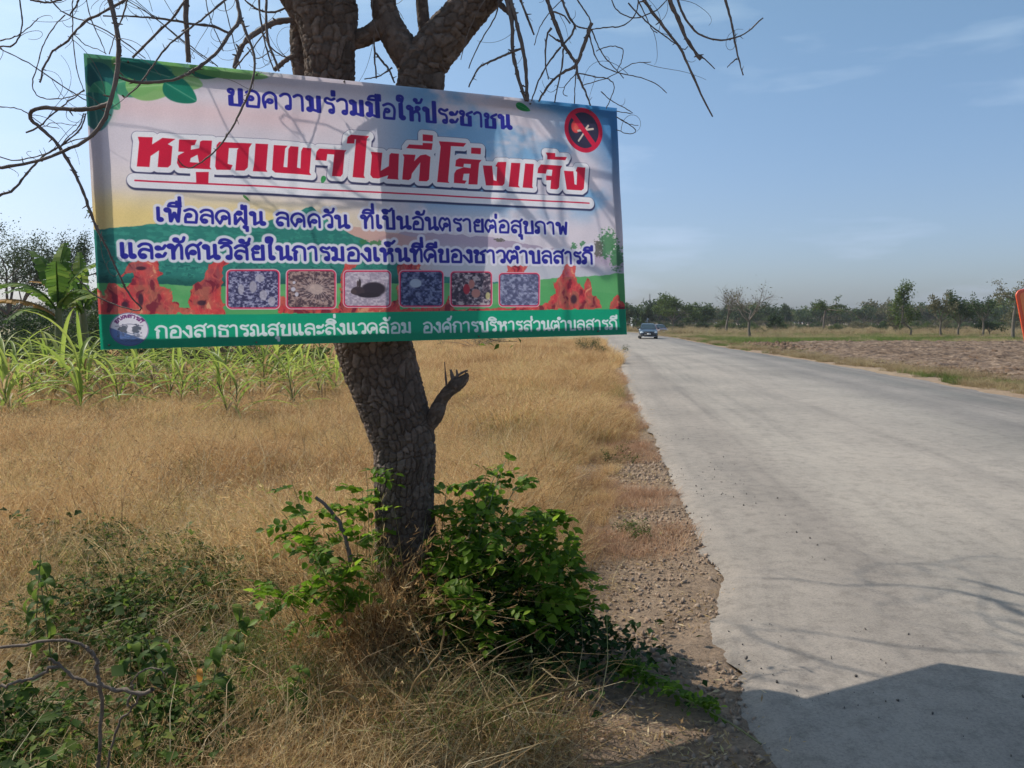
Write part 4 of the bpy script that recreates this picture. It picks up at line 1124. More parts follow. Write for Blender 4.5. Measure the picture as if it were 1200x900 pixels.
flame([(112, 367), (114, 338), (122, 345), (128, 330), (140, 335), (146, 338), (158, 330), (155, 318), (143, 322), (150, 308), (160, 304), (172, 305), (185, 304), (184, 316), (190, 320), (184, 325), (186, 335), (198, 338), (203, 352), (215, 362), (226, 360), (240, 362), (262, 362), (262, 367)], 3)
flame([(222, 358), (224, 340), (232, 330), (240, 325), (244, 308), (256, 304), (272, 305), (258, 312), (262, 330), (255, 345), (262, 355), (262, 367), (232, 367)], 6)
flame([(398, 367), (400, 320), (404, 309), (418, 308), (408, 320), (404, 340), (420, 362), (465, 350), (466, 310), (472, 306), (492, 308), (485, 318), (468, 330), (468, 362), (520, 360), (525, 345), (530, 362), (590, 362), (640, 356), (640, 366)], 9)
flame([(326, 366), (326, 350), (332, 345), (336, 355), (400, 360), (400, 367)], 12)
flame([(592, 318), (596, 312), (604, 310), (618, 310), (612, 320)], 13)
flame([(640, 361), (645, 348), (650, 343), (648, 330), (656, 322), (662, 308), (676, 310), (672, 320), (678, 332), (684, 340), (688, 326), (693, 330), (694, 345), (700, 350), (706, 362)], 15)
flame([(714, 362), (718, 348), (723, 344), (727, 352), (733, 362)], 18)
for q_ in ((672, 350, 5, 7), (236, 354, 7, 4), (165, 350, 4, 10), (146, 356, 5, 5), (165, 313, 8, 3)):
    blend(sst(0, .5, 1 - np.hypot((QX - q_[0]) / q_[2], (QY - q_[1]) / q_[3])), c8(50, 25, 40), .9)
# ---- top-left printed leaves
blend(sst(-.02, .10, .125 - v_ - u_ * .40 + .02 * n1) , c8(60, 150, 85), .85)
blend(sst(.0, .04, .05 - u_ - (v_ - .2) * .10) * (1 - sst(.18, .26, v_)), c8(60, 130, 100), .75)
def leafshape(cx_, cy_, L, W, ang, col, op=1):
    a = math.radians(ang); c_ = T([(cx_, cy_)])[0]
    X_ = ((PX - c_[0]) * math.cos(a) + (PY - c_[1]) * math.sin(a)) / L
    Y_ = (-(PX - c_[0]) * math.sin(a) + (PY - c_[1]) * math.cos(a)) / W
    pr = np.sqrt(np.clip(1 - X_ ** 2, 0, 1)) * (1 - .35 * X_)
    m_ = sst(0, .12, pr - np.abs(Y_)) * (np.abs(X_) < 1)
    blend(m_, col, op); blend(m_ * (np.abs(Y_) < .05), c8(230, 240, 200), .25); blend(m_ * sst(0, .3, Y_), col * .8, .5 * op)
leafshape(185, 85, 130, 62, 12, c8(120, 190, 90), .75)
leafshape(165, 90, 95, 55, -20, c8(60, 160, 110), .9)
leafshape(180, 100, 80, 45, -10, c8(140, 205, 110), .85)
leafshape(172, 82, 85, 42, 14, c8(20, 105, 95), .9)
leafshape(120, 95, 60, 42, 60, c8(20, 95, 95), .9)
leafshape(125, 112, 50, 34, 50, c8(60, 160, 110), .85)
leafshape(112, 130, 60, 50, 85, c8(25, 105, 95), .8)
leafshape(240, 83, 46, 30, 10, c8(30, 120, 80), .9)
leafshape(268, 84, 120, 26, 3, c8(120, 190, 90), .8)
leafshape(211, 107, 52, 40, 30, c8(15, 125, 95), 1)
leafshape(612, 126, 30, 14, 20, c8(30, 150, 70), 1)
leafshape(378, 209, 14, 8, 110, c8(50, 160, 80), 1)
leafshape(288, 231, 14, 4, 45, c8(70, 140, 60), 1)
# ---- picture frames along the foot
def noisecol(k):
    a = fbm(PX / (6 + k), PY / (5 + k * .7), 4, 60 + k); return a
FR = [(265, 327, 316, 360), (335, 393, 316, 360), (402, 457, 317, 358), (467, 519, 317, 358), (527, 576, 318, 357.5), (584, 631, 320, 357.5)]
for k, (a, b, c_, d_) in enumerate(FR):
    q = T([(a, c_), (b, c_), (b, d_), (a, d_)])
    D = fresh(); ins = (q - q.mean(0)) * .80 + q.mean(0); poly_sdf(D, ins, (), 40); D -= 14
    blend(cov(D, 4.5), c8(240, 190, 205)); blend(cov(D, 1.5), c8(215, 40, 80)); m_ = cov(D, -3)
    nk = noisecol(k)
    blend(m_, [c8(90, 90, 130), c8(120, 95, 95), c8(190, 175, 195), c8(70, 80, 125), c8(110, 95, 110), c8(110, 115, 150)][k])
    blend(m_ * sst(.5, .62, nk), [c8(185, 185, 215), c8(190, 160, 150), c8(225, 215, 225), c8(130, 140, 175), c8(215, 200, 200), c8(170, 175, 205)][k], .8)
    blend(m_ * sst(.53, .66, 1 - nk), [c8(35, 35, 70), c8(60, 45, 55), c8(160, 150, 170), c8(30, 35, 70), c8(40, 35, 50), c8(70, 75, 110)][k], .8)
    def el(cx, cy, rx, ry, col, op=1.0):
        blend(m_ * sst(0, .25, 1 - np.hypot((QX - cx) / rx, (QY - cy) / ry)), col, op)
    if k == 0:
        for e in ((282, 338, 4, 7), (296, 335, 5, 8), (308, 345, 5, 7), (318, 352, 5, 6), (304, 325, 6, 5)): el(*e, c8(190, 185, 200), .8)
    if k == 1:
        el(370, 338, 9, 7, c8(215, 190, 180), .8)
        for t_ in range(26):
            an = t_ / 26 * 6.28; D2 = fresh(); seg_dist(D2, T([(370 + 8 * math.cos(an), 338 + 6 * math.sin(an)), (370 + 22 * math.cos(an + .2), 338 + 17 * math.sin(an + .2))]), 4)
            blend(m_ * cov(D2, 1.0), c8(205, 190, 190), .6)
        for e in ((343, 338, 3, 3), (347, 344, 2.5, 3), (344, 330, 2, 2)): el(*e, c8(220, 215, 230), .9)
    if k == 2:
        el(437, 338, 16, 9.5, c8(45, 38, 48)); el(419, 340, 9, 6, c8(60, 48, 55)); el(414, 341, 4, 3.2, c8(75, 60, 62)); el(421, 331, 1.8, 6, c8(60, 50, 55)); el(418.6, 332, 1.2, 5, c8(80, 65, 68)); el(432, 345, 15, 3.5, c8(40, 34, 42))
    if k == 3: el(486, 331, 8, 6, c8(180, 195, 215), .95)
    if k == 4:
        el(546, 338, 4.5, 7, c8(175, 45, 60)); el(552, 332, 4, 6, c8(190, 120, 110)); el(557, 343, 6, 6, c8(195, 130, 120)); el(571, 346, 3, 5, c8(225, 215, 140), .8)
# ---- footer
D = fresh(); poly_sdf(D, T([(80, 367.5), (300, 367.8), (500, 364.2), (760, 361.5), (760, 440), (80, 440)]), (), 10)
blend(cov(D), c8(0, 158, 112))
# ---- emblem of the district: ring of words, two trees and fields
lc = T([(151.5, 385.5)])[0]; LR = 54
dd_ = np.hypot(PX - lc[0], PY - lc[1])
blend(cov(dd_, LR), c8(235, 232, 242)); ly = (PY - lc[1]) / LR; lx = (PX - lc[0]) / LR
blend(cov(dd_, LR) * sst(0, .06, ly - lx * .45 - .28), c8(70, 105, 170), .9)
blend(cov(dd_, LR) * cov(np.abs(dd_ - LR + 1.5), 1.2), c8(90, 80, 130), .8)
for sx_ in (-.32, .32):
    e_ = np.hypot((lx - sx_) / .24, (ly + .02) / .22) + (n3 - .5) * 1.9
    blend(sst(0, .3, 1 - e_), c8(50, 60, 75), .8)
    blend(sst(.0, .5, .03 - np.abs(lx - sx_) + .02) * (ly > 0) * (ly < .34), c8(50, 60, 75), .8)
blend(cov(dd_, LR * .78) * sst(.52, .62, n3) * (ly > .05), c8(70, 75, 95), .6)
for k_ in range(5):
    D = fresh(); xx = np.linspace(-.62 + .1 * k_, .5, 14); seg_dist(D, np.c_[lc[0] + xx * LR, lc[1] + (.22 + .11 * k_ + .05 * np.sin(xx * 9 + k_)) * LR], 4); blend(cov(D, 1.0), c8(60, 85, 120), .7)
D = fresh(); xx = np.linspace(-.7, .7, 16); seg_dist(D, np.c_[lc[0] + xx * LR, lc[1] + (-.26 - .06 * np.cos(xx * 5)) * LR], 4); blend(cov(D, 1.1), c8(80, 80, 110), .7)
# ---- headline traced outlines
def off(o, pts): return [(o[0] + x / 8, o[1] + y / 8) for x, y in pts]
OA, OB, OC, OD = (140, 140), (280, 140), (410, 140), (550, 140)
HL = [
 (OA, [(170,152),(308,155),(302,222),(400,160),(520,170),(448,218),(492,240),(478,410),(452,435),(355,430),(368,275),(288,328),(278,430),(160,425),(182,200)], []),
 (OA, [(555,175),(720,180),(700,228),(668,232),(664,272),(742,258),(752,196),(775,186),(862,188),(842,436),(857,456),(560,440),(535,395),(545,325),(605,292),(548,288)], [[(655,388),(663,350),(727,318),(742,394)]]),
 (OA, [(712,480),(832,480),(828,586),(716,583)], []),
 (OA, [(905,230),(930,200),(1235,217),(1208,258),(1195,440),(1165,470),(1080,468),(1098,275),(1112,260),(1020,258),(1008,405),(1055,418),(1035,462),(905,460),(892,430)], []),
 (OB, [(148,218),(265,225),(245,462),(257,485),(122,478),(135,400)], []),
 (OB, [(318,233),(448,240),(425,265),(408,438),(445,441),(455,270),(475,243),(550,250),(535,442),(568,450),(575,290),(592,255),(672,262),(655,485),(672,510),(330,490),(302,465)], []),
 (OB, [(745,265),(1000,280),(983,300),(965,500),(945,525),(865,520),(885,320),(820,315),(812,378),(710,370),(720,295)], []),
 (OC, [(-38,217),(-30,160),(0,137),(170,150),(150,175),(122,515),(133,540),(18,530),(48,180),(36,178),(32,218)], []),
 (OC, [(185,295),(295,305),(278,475),(355,430),(362,325),(378,308),(450,315),(440,540),(446,556),(338,548),(350,515),(255,545),(205,540),(182,510),(196,330)], []),
 (OC, [(485,320),(605,325),(592,385),(650,330),(700,322),(745,345),(730,555),(710,572),(635,570),(650,395),(570,500),(562,545),(540,560),(480,555),(498,345)], []),
 (OC, [(545,228),(672,236),(672,215),(765,220),(755,280),(520,262)], []),
 (OC, [(672,135),(768,145),(765,202),(672,195)], []),
 (OC, [(825,200),(1080,218),(1055,250),(935,245),(912,568),(924,586),(808,578),(840,250)], []),
 (OC, [(985,375),(1015,358),(1228,372),(1206,400),(1190,600),(1105,598),(1115,498),(1060,500),(1050,560),(1088,565),(1070,592),(968,585),(970,500),(990,465),(1060,440),(1125,448),(1128,410),(1060,408),(1055,440),(978,432)], []),
 (OC, [(1130,258),(1222,262),(1220,318),(1128,312)], []),
 (OD, [(122,422),(210,425),(222,560),(250,568),(257,435),(240,430),(262,390),(342,390),(325,590),(305,612),(150,608)], []),
 (OD, [(388,398),(472,402),(455,608),(470,628),(366,620)], []),
 (OD, [(518,405),(600,410),(585,618),(593,636),(496,628)], []),
 (OD, [(640,450),(665,415),(860,430),(845,460),(832,630),(815,648),(755,642),(760,562),(715,562),(715,518),(765,523),(770,466),(720,462),(712,500),(635,495)], []),
 (OD, [(708,305),(795,312),(795,345),(905,348),(890,378),(722,368),(722,335)], []),
 (OD, [(878,475),(968,480),(978,600),(998,608),(1003,490),(990,475),(1005,440),(1082,445),(1068,640),(1045,658),(905,650)], []),
]
DH = fresh()
for o_, pts, holes in HL:
    poly_sdf(DH, T(off(o_, pts)), [T(off(o_, h)) for h in holes], 46)
DB = fresh(); bar = T([(158, 209.5), (690, 237)]); seg_dist(DB, bar, 40)
W_ = np.minimum(DH - 17, DB - 23)
W2 = np.roll(np.roll(W_, 6, 0), 1, 1)
blend(np.clip(1 - np.abs(W2 + 1) / 6, 0, 1) ** 1.2 * (W2 > -6) + cov(W2, 1), c8(30, 35, 75), .88)
blend(cov(W_, 1.2), c8(60, 55, 100), .8)
blend(cov(W_, 0), c8(246, 246, 252))
blend(cov(DB, 2.6), c8(215, 20, 60))
blend(cov(DH, 0), c8(216, 18, 50))
# ---- looped letters as strokes: L straight, C curve, O loop; x-height 1
GL = {
 'ข': (.70, "O.16,.86,.11;C.27,.84,.24,.66,.15,.52;L.15,.52,.15,.0,.58,.0,.58,1"),
 'ค': (.74, "O.36,.44,.11;C.25,.42,.14,.3,.13,.02;C.13,.02,.06,.45,.12,.8,.37,1,.6,.82,.63,.5,.63,0"),
 'ง': (.60, "O.36,.87,.11;L.47,.87,.47,.04,.36,.0,.04,.52"),
 'ช': (.76, "O.16,.86,.11;C.27,.84,.24,.66,.15,.52;L.15,.52,.15,.0,.58,.0,.58,.62;C.58,.62,.42,.72,.48,.82,.72,.98"),
 'ด': (.78, "O.42,.46,.11;L.34,.38,.20,.0;C.20,.0,.02,.45,.12,.85,.38,1,.60,.85,.66,.55,.66,0"),
 'ต': (.78, "O.42,.44,.11;L.34,.36,.20,.0;C.20,.0,.02,.45,.12,.9,.26,.98,.38,.86,.50,.98,.62,.85,.66,.5,.66,0"),
 'ณ': (1.04, "O.15,.13,.11;C.24,.2,.24,.5,.1,.62,.12,.9,.3,1,.46,.88,.5,.6,.5,.02;L.5,.02,.84,.26;L.84,1,.84,.15;O.93,.12,.10"),
 'ท': (.76, "O.15,.86,.11;L.26,.86,.26,0;C.26,.4,.42,.85,.55,.98,.64,.8,.64,0"),
 'ธ': (.68, "C.62,.98,.5,.88,.2,.98,.1,.82,.2,.66,.45,.62,.58,.52,.6,.3,.6,.0;L.6,.0,.15,.0,.15,.42"),
 'น': (.78, "O.15,.86,.11;L.26,.86,.26,.03,.58,.28;L.58,1,.58,.15;O.67,.12,.10"),
 'บ': (.74, "O.15,.86,.11;L.26,.86,.26,.0,.62,.0,.62,1"),
 'ป': (.74, "O.15,.86,.11;L.26,.86,.26,.0,.62,.0,.62,1.42"),
 'พ': (.82, "O.15,.86,.11;L.26,.86,.30,.02,.48,.66,.64,.02,.72,1"),
 'ฝ': (.78, "O.33,.86,.11;C.22,.86,.12,.7,.13,.5;L.13,.5,.13,.02,.39,.5,.64,.02,.64,1.42"),
 'ภ': (.76, "O.13,.13,.11;L.24,.13,.24,.5;C.24,.5,.06,.68,.16,.92,.4,1,.62,.84,.65,.5,.65,0"),
 'ถ': (.76, "O.13,.13,.11;L.24,.13,.24,.5;C.24,.5,.06,.68,.16,.92,.4,1,.62,.84,.65,.5,.65,0"),
 'ม': (.76, "O.15,.86,.11;L.26,.86,.26,.15;O.16,.12,.10;L.24,.14,.60,.02,.60,1"),
 'ย': (.72, "O.32,.86,.11;C.21,.86,.1,.7,.18,.52,.36,.5;C.36,.5,.14,.46,.12,.25,.15,.02;L.15,.0,.6,.0,.6,1"),
 'ร': (.60, "C.55,.98,.4,.88,.2,.97,.1,.82,.2,.66,.42,.6,.5,.42,.5,.15;O.40,.12,.10"),
 'ล': (.74, "O.24,.13,.11;C.13,.13,.08,.3,.16,.55,.34,.62,.62,.5;C.08,.82,.22,.97,.42,1,.58,.9,.63,.65,.63,0"),
 'ว': (.60, "C.06,.84,.22,.98,.4,.97,.5,.8,.51,.5,.5,.15;O.40,.12,.10"),
 'ศ': (.76, "O.36,.44,.11;C.25,.42,.14,.3,.13,.02;C.13,.02,.06,.45,.12,.8,.37,1,.58,.84,.63,.5,.63,0;C.52,.92,.62,.98,.74,1.14"),
 'ส': (.76, "O.24,.13,.11;C.13,.13,.08,.3,.16,.55,.34,.62,.62,.5;C.08,.82,.22,.97,.42,1,.58,.88,.63,.65,.63,0;C.52,.92,.62,.98,.74,1.14"),
 'ห': (.80, "O.15,.86,.11;L.26,.86,.26,0;C.26,.34,.4,.58,.56,.62,.66,.45,.66,.0;C.42,.58,.5,.72,.56,.78;O.59,.86,.10"),
 'อ': (.74, "O.28,.52,.11;C.17,.5,.12,.3,.12,.02;L.12,.0,.62,.0;C.62,.0,.66,.6,.56,.9,.34,1,.1,.86"),
 'ก': (.74, "L.14,0,.14,.48;C.14,.48,.22,.6,.04,.72;C.06,.74,.18,.96,.4,1,.6,.86,.63,.6,.63,0"),
 'ะ': (.52, "O.14,.72,.09;C.24,.66,.36,.7,.46,.9;O.14,.18,.09;C.24,.12,.36,.16,.46,.36"),
 'า': (.56, "C.04,.86,.2,.99,.36,.95,.42,.75,.42,0"),
 'ำ': (.56, "C.04,.86,.2,.99,.36,.95,.42,.75,.42,0;O-.12,1.24,.10"),
 'เ': (.38, "L.13,1,.13,.15;O.22,.12,.10"),
 'แ': (.74, "L.13,1,.13,.15;O.22,.12,.10;L.49,1,.49,.15;O.58,.12,.10"),
 'ใ': (.46, "O.12,1.36,.09;C.03,1.4,.06,1.58,.22,1.62,.32,1.5,.26,1.2,.2,1.0;L.2,1.05,.2,.15;O.29,.12,.10"),
 'ิ': (0, "C-.66,1.17,-.58,1.36,-.38,1.42,-.18,1.32,-.12,1.17,-.66,1.17"),
 'ี': (0, "C-.66,1.17,-.58,1.36,-.38,1.42,-.18,1.32,-.12,1.17,-.66,1.17;L-.12,1.17,-.12,1.52"),
 'ื': (0, "C-.66,1.17,-.58,1.36,-.38,1.42,-.18,1.32,-.12,1.17,-.66,1.17;L-.12,1.17,-.12,1.52;L-.27,1.3,-.27,1.52"),
 'ั': (0, "O-.40,1.32,.09;C-.38,1.22,-.22,1.18,-.08,1.26,-.02,1.5"),
 '็': (0, "O-.36,1.24,.06;C-.46,1.2,-.54,1.4,-.38,1.46,-.2,1.38,-.14,1.42,-.02,1.58"),
 '่': (0, "L-.13,1.2,-.13,1.46"),
 '้': (0, "O-.36,1.42,.07;C-.32,1.34,-.32,1.24,-.32,1.24,-.12,1.28,-.02,1.52"),
 '์': (0, "O-.26,1.26,.09;C-.2,1.34,-.12,1.4,-.08,1.56"),
 'ุ': (0, "O-.22,-.22,.07;L-.13,-.2,-.13,-.5"),
 ' ': (.45, ""),
}
def strokes(ch):
    out = []
    for s in GL[ch][1].split(';'):
        if not s: continue
        v = [float(q) for q in s[1:].split(',')]
        if s[0] == 'O':
            th = np.linspace(0, 2 * np.pi, 13); out.append(np.c_[v[0] + v[2] * np.cos(th), v[1] + v[2] * np.sin(th)])
        elif s[0] == 'L': out.append(np.array(v).reshape(-1, 2))
        else: out.append(catmull(np.array(v).reshape(-1, 2), 4 * len(v) // 2))
    return out
def layout(text):
    x = 0; res = []; upper = False; prev = ''
    for ch in text:
        w_ = GL[ch][0]; dy = 0; dx = 0
        if w_ == 0 and ch in '่้์':
            if upper: dy = .40 if ch == '่' else .36
            if prev in 'ฝป': dx = -.12; dy += .0
            if prev == 'ฝ': dx = -.22
        if w_ == 0 and ch in 'ีิืั็' and prev in 'ฝป': dx = -.22
        for s in strokes(ch): res.append(s + np.array([x + dx, dy]))
        if ch in 'ิีืั': upper = True
        elif w_ > 0: upper = False; prev = ch
        x += w_ * 1.06 if w_ else 0
    return res, x
def textline(text, p0, p1, h0, wt, col, halo=None, hcol=None, shadow=False, h1=None, vdiff=0.0):
    """baseline from photo pixel p0 to p1, x-height h0 photo px at the left end"""
    a, b = T([p0, p1]); res, wtot = layout(text)
    ha = np.linalg.norm(T([(p0[0], p0[1] - h0)])[0] - a)
    ex = (b - a) / wtot; ang = (b - a) / np.linalg.norm(b - a); ey = np.array([ang[1], -ang[0]]) * ha
    D = fresh()
    for s in res:
        q = a + s[:, :1] * ex + s[:, 1:] * ey
        seg_dist(D, q, 26)
        if vdiff:                       # stress: vertical stems heavier than hairlines
            for s0, s1 in zip(q[:-1], q[1:]):
                if abs(s1[1] - s0[1]) > abs(s1[0] - s0[0]) * 2.2 and abs(s1[1] - s0[1]) > ha * .25:
                    seg_dist(D, np.array([s0 + (vdiff, 0), s1 + (vdiff, 0)]), 26); seg_dist(D, np.array([s0 - (vdiff, 0), s1 - (vdiff, 0)]), 26)
    if halo: blend(np.clip((halo - D) / 3 + .5, 0, 1), hcol, .95)
    blend(cov(D, wt), col)
NAVY = c8(30, 32, 150)
textline('ขอความร่วมมือให้ประชาชน', (266, 121.5), (600, 151), 18, 4.6, NAVY, None, None, vdiff=3.6)
wt_, hl_ = 4.3, 12.6
WHT = c8(236, 234, 248)
textline('เพื่อลดฝุ่น', (182, 257), (311, 262.5), 15.5, wt_, NAVY, hl_, WHT, vdiff=1.2)
textline('ลดควัน', (322, 263), (410, 266), 15.2, wt_, NAVY, hl_, WHT, vdiff=1.2)
textline('ที่เป็นอันตรายต่อสุขภาพ', (422, 265.5), (666, 273.5), 15, wt_, NAVY, hl_, WHT, vdiff=1.2)
textline('และทัศนวิสัยในการมองเห็นที่ดีของชาวตำบลสารภี', (140, 300.5), (696, 308), 17, 4.8, NAVY, 14, WHT, vdiff=1.4)
FW = c8(225, 240, 240)
textline('กองสาธารณสุขและสิ่งแวดล้อม', (182, 395.5), (483, 389.5), 13.5, 3.7, FW, vdiff=.8)
textline('องค์การบริหารส่วนตำบลสารภี', (495, 389.5), (724, 385.5), 12, 3.7, FW, vdiff=.8)
# small arc of letters in the emblem
res, wt2 = layout('อบตสารภี')
for s in res:
    xx = s[:, 0] / wt2; an = np.radians(-150 + 120 * xx); rr_ = LR * (.70 + .17 * s[:, 1])
    D = fresh(); seg_dist(D, np.c_[lc[0] + rr_ * np.cos(an), lc[1] + rr_ * np.sin(an)], 4); blend(cov(D, 1.5), c8(110, 45, 110))
# ---- no-burning roundel
sc_ = T([(683, 152.5)])[0]; RX = np.linalg.norm(T([(705.5, 154)])[0] - sc_); RY = np.linalg.norm(T([(684, 178.5)])[0] - sc_)
rr_ = np.hypot((PX - sc_[0]) / RX, (PY - sc_[1]) / RY)
blend(sst(0, .02, 1 - rr_), c8(215, 20, 55)); blend(sst(0, .02, .80 - rr_), c8(40, 38, 62))
nx_ = (PX - sc_[0]) / RX; ny_ = (PY - sc_[1]) / RY
blend(sst(0, .15, 1 - np.hypot((nx_ + .42) / .24, (ny_ + .12) / .30)), c8(225, 60, 60)); blend(sst(0, .6, 1 - np.hypot((nx_ + .40) / .16, (ny_ + .05) / .18)), c8(240, 110, 90), .7)
for a, b, w_ in (((-.3, .05), (.5, -.1), 4), ((-.3, .5), (.1, .0), 3.5), ((.05, 0), (.25, -.22), 4)):
    D = fresh(); seg_dist(D, np.array([(sc_[0] + a[0] * RX, sc_[1] + a[1] * RY), (sc_[0] + b[0] * RX, sc_[1] + b[1] * RY)]), 8); blend(cov(D, w_), c8(225, 205, 190))
D = fresh(); seg_dist(D, np.array([(sc_[0] - .58 * RX, sc_[1] - .66 * RY), (sc_[0] + .58 * RX, sc_[1] + .66 * RY)]), 20); blend(cov(D, 10.5) * (rr_ < .97), c8(215, 20, 55))
IMG = IMG * .85 + np.array([.095, .09, .10], np.float32)  # blacks lifted: faded ink, and the vinyl's whitish haze put into the print
IMG *= (1 + (hnoise(PX / 1.7, PY / 1.7, 9) - .5) * .05)[..., None]
bim = bpy.data.images.new('banner_print', BW, BH)
px_ = np.ones((BH, BW, 4), np.float32); px_[..., :3] = np.clip(IMG[::-1], 0, 1)
bim.pixels.foreach_set(px_.ravel()); bim.update(); bim.pack()
print('print', time.time() - T0)

# ------------------------------------------------------------------ banner sheet
YL, YR = 3.18, 4.17
cor = [P(98, 63, YL), P(722, 127, YR), P(734, 392, YR), P(118, 410, YL)]
cor = [np.array(c) for c in cor]
m, n, b = newmat('printed_vinyl')
ti = N(n, "ShaderNodeTexImage"); ti.image = bim; ti.extension = 'EXTEND'; ti.interpolation = 'Cubic'
uvn = N(n, "ShaderNodeUVMap"); uvn.uv_map = 'UVMap'; n.links.new(uvn.outputs[0], ti.inputs[0])
n.links.new(ti.outputs[0], b.inputs['Base Color'])
b.inputs['Roughness'].default_value = 0.42; b.inputs['Specular IOR Level'].default_value = 0.35
tr = N(n, "ShaderNodeBsdfTranslucent"); n.links.new(ti.outputs[0], tr.inputs[0])
ms = N(n, "ShaderNodeMixShader"); ms.inputs[0].default_value = BAN_TRANS = 0.42
n.links.new(b.outputs[0], ms.inputs[1]); n.links.new(tr.outputs[0], ms.inputs[2]); n.links.new(ms.outputs[0], n.nodes["Material Output"].inputs[0])
M['print'] = m
banner = thing('banner', 'large printed vinyl banner with red headline hung on the tree', 'banner', tuple((cor[2] + cor[3]) / 2))
binv = Matrix.Translation(-banner.location)
NU, NV = 220, 110
uu = np.linspace(0, 1, NU); vv = np.linspace(0, 1, NV)
# projective corners so that the flat sheet is the same quad
HQ = homog([(0, 0), (1, 0), (1, 1), (0, 1)], BC)
nrm = np.cross(cor[1] - cor[0], cor[3] - cor[0]); nrm /= np.linalg.norm(nrm)
if nrm[1] > 0: nrm = -nrm
nrm_b = nrm
UU, VV_ = np.meshgrid(uu, vv, indexing='ij')
pos = (cor[0] * (1 - UU[..., None]) * (1 - VV_[..., None]) + cor[1] * UU[..., None] * (1 - VV_[..., None]) + cor[2] * UU[..., None] * VV_[..., None] + cor[3] * (1 - UU[..., None]) * VV_[..., None])
wr = 0.004 * np.sin(UU * 23 + VV_ * 3) * np.sin(np.pi * VV_) + 0.030 * (fbm(UU * 11, VV_ * 2.6, 3, 3) - .5) * np.sin(np.pi * VV_) ** .5 * 1.0 + 0.006 * (fbm(UU * 3, VV_ * 9 + UU * 6, 3, 7) - .5)
pos = pos + nrm * (wr[..., None] + 0.006)
i = np.arange(NU - 1)[:, None]; j = np.arange(NV - 1)[None, :]
Fq = np.stack([i * NV + j, i * NV + j + 1, (i + 1) * NV + j + 1, (i + 1) * NV + j], -1).reshape(-1, 4)
sh = mesh_obj('printed_sheet', pos.reshape(-1, 3), Fq, M['print'], None, True)
uvl = sh.data.uv_layers.new(name='UVMap')
uvs = np.stack([UU, 1 - VV_], -1).reshape(-1, 2)[Fq.ravel()]
uvl.data.foreach_set('uv', uvs.astype(np.float32).ravel())
sh.parent = banner; sh.data.transform(binv)
# wooden frame battens behind the sheet
eu = (cor[2] - cor[3]); eu /= np.linalg.norm(eu); ez = np.array([0, 0, 1.0])
def batten(a, b, wd=0.045, th=0.022, back=0.014, name='batten'):
    a = np.array(a) - nrm_b * back; b = np.array(b) - nrm_b * back
    d = b - a; d /= np.linalg.norm(d); s = np.cross(d, nrm_b)
    V = []
    for p in (a, b):
        for x_, y_ in ((-1, -1), (1, -1), (1, 1), (-1, 1)): V.append(p + s * wd / 2 * x_ + nrm_b * th / 2 * y_)
    o = mesh_obj(name, V, [(0, 1, 2, 3), (7, 6, 5, 4), (0, 4, 5, 1), (1, 5, 6, 2), (2, 6, 7, 3), (3, 7, 4, 0)], M['wood'], banner)
    o.data.transform(binv); return o
ins = 0.026
tl, tr_, br, bl = cor
batten(tl + eu * .004 - ez * ins, tr_ - eu * .004 - ez * ins)
batten(bl + eu * .004 + ez * ins, br - eu * .004 + ez * ins)
batten(tl + eu * ins - ez * .055, bl + eu * ins + ez * .055)
batten(tr_ - eu * ins - ez * .055, br - eu * ins + ez * .055)
nails = [(402, 96), (497, 103), (620, 122), (300, 88), (150, 73), (690, 130), (128, 404), (300, 401), (560, 394), (700, 388)]
for q in nails:
    t_ = T([q])[0] / np.array([BW, BH]); p = cor[0] * (1 - t_[0]) * (1 - t_[1]) + cor[1] * t_[0] * (1 - t_[1]) + cor[2] * t_[0] * t_[1] + cor[3] * (1 - t_[0]) * t_[1]
    A = Acc(); V, Fq = tube_arrays([p + nrm_b * .002, p + nrm_b * .014, p + nrm_b * .0155], [.004, .004, .0005], 8); A.add(V, Fq)
    o = A.obj('nail', M['steel'], banner, True); o.data.transform(binv)
print('banner', time.time() - T0)

# ------------------------------------------------------------------ leafy shrubs round the trunk
def leaf_mesh(n, size, rach, mat, droop=0.3, name='leaf', aspect=.62):
    """compound leaf along +X: rachis with paired oval leaflets"""
    A = Acc(); t = np.linspace(0, 1, 7)
    path = np.stack([t * rach, 0 * t, -droop * rach * t ** 2], -1); A.tube(path, np.linspace(.0016, .0007, 7), 4)
    for k in range(n):
        f = 1.0 if k == n - 1 else 0.22 + 0.75 * (k // 2) / max(1, (n - 1) // 2)
        c = np.array([f * rach, 0, -droop * rach * f * f])
        if k == n - 1: d = np.array([1, 0, -.35])
        else: d = np.array([.35, (1 if k % 2 else -1), -.25 + .2 * rng.normal()])
        d = d + rng.normal(0, .12, 3); d /= np.linalg.norm(d)
        s = np.cross(d, [0, 0, 1.0]); s /= np.linalg.norm(s); u = np.cross(s, d)
        L = size * (.8 + .4 * rng.random()); Wd = L * aspect / 2; q = 6
        prof = np.array([0.08, .75, 1.0, .92, .6, .05])
        V = []
        for a in range(q):
            ft = a / (q - 1); o = c + d * L * ft - u * L * .12 * ft ** 2
            V += [o - s * Wd * prof[a] + u * Wd * .25 * prof[a], o, o + s * Wd * prof[a] + u * Wd * .25 * prof[a]]
        Fq = [];
        for a in range(q - 1):
            Fq += [(3 * a, 3 * a + 1, 3 * a + 4, 3 * a + 3), (3 * a + 1, 3 * a + 2, 3 * a + 5, 3 * a + 4)]
        A.add(np.array(V), np.array(Fq))
    return A.obj(name, mat, None, True, link=False).data
LM = [leaf_mesh(k, .054, .15, M['shrub'], .35 + .1 * rng.random()) for k in (9, 11, 7, 9, 11)] + [leaf_mesh(5, .064, .10, M['shrub'], .3)]
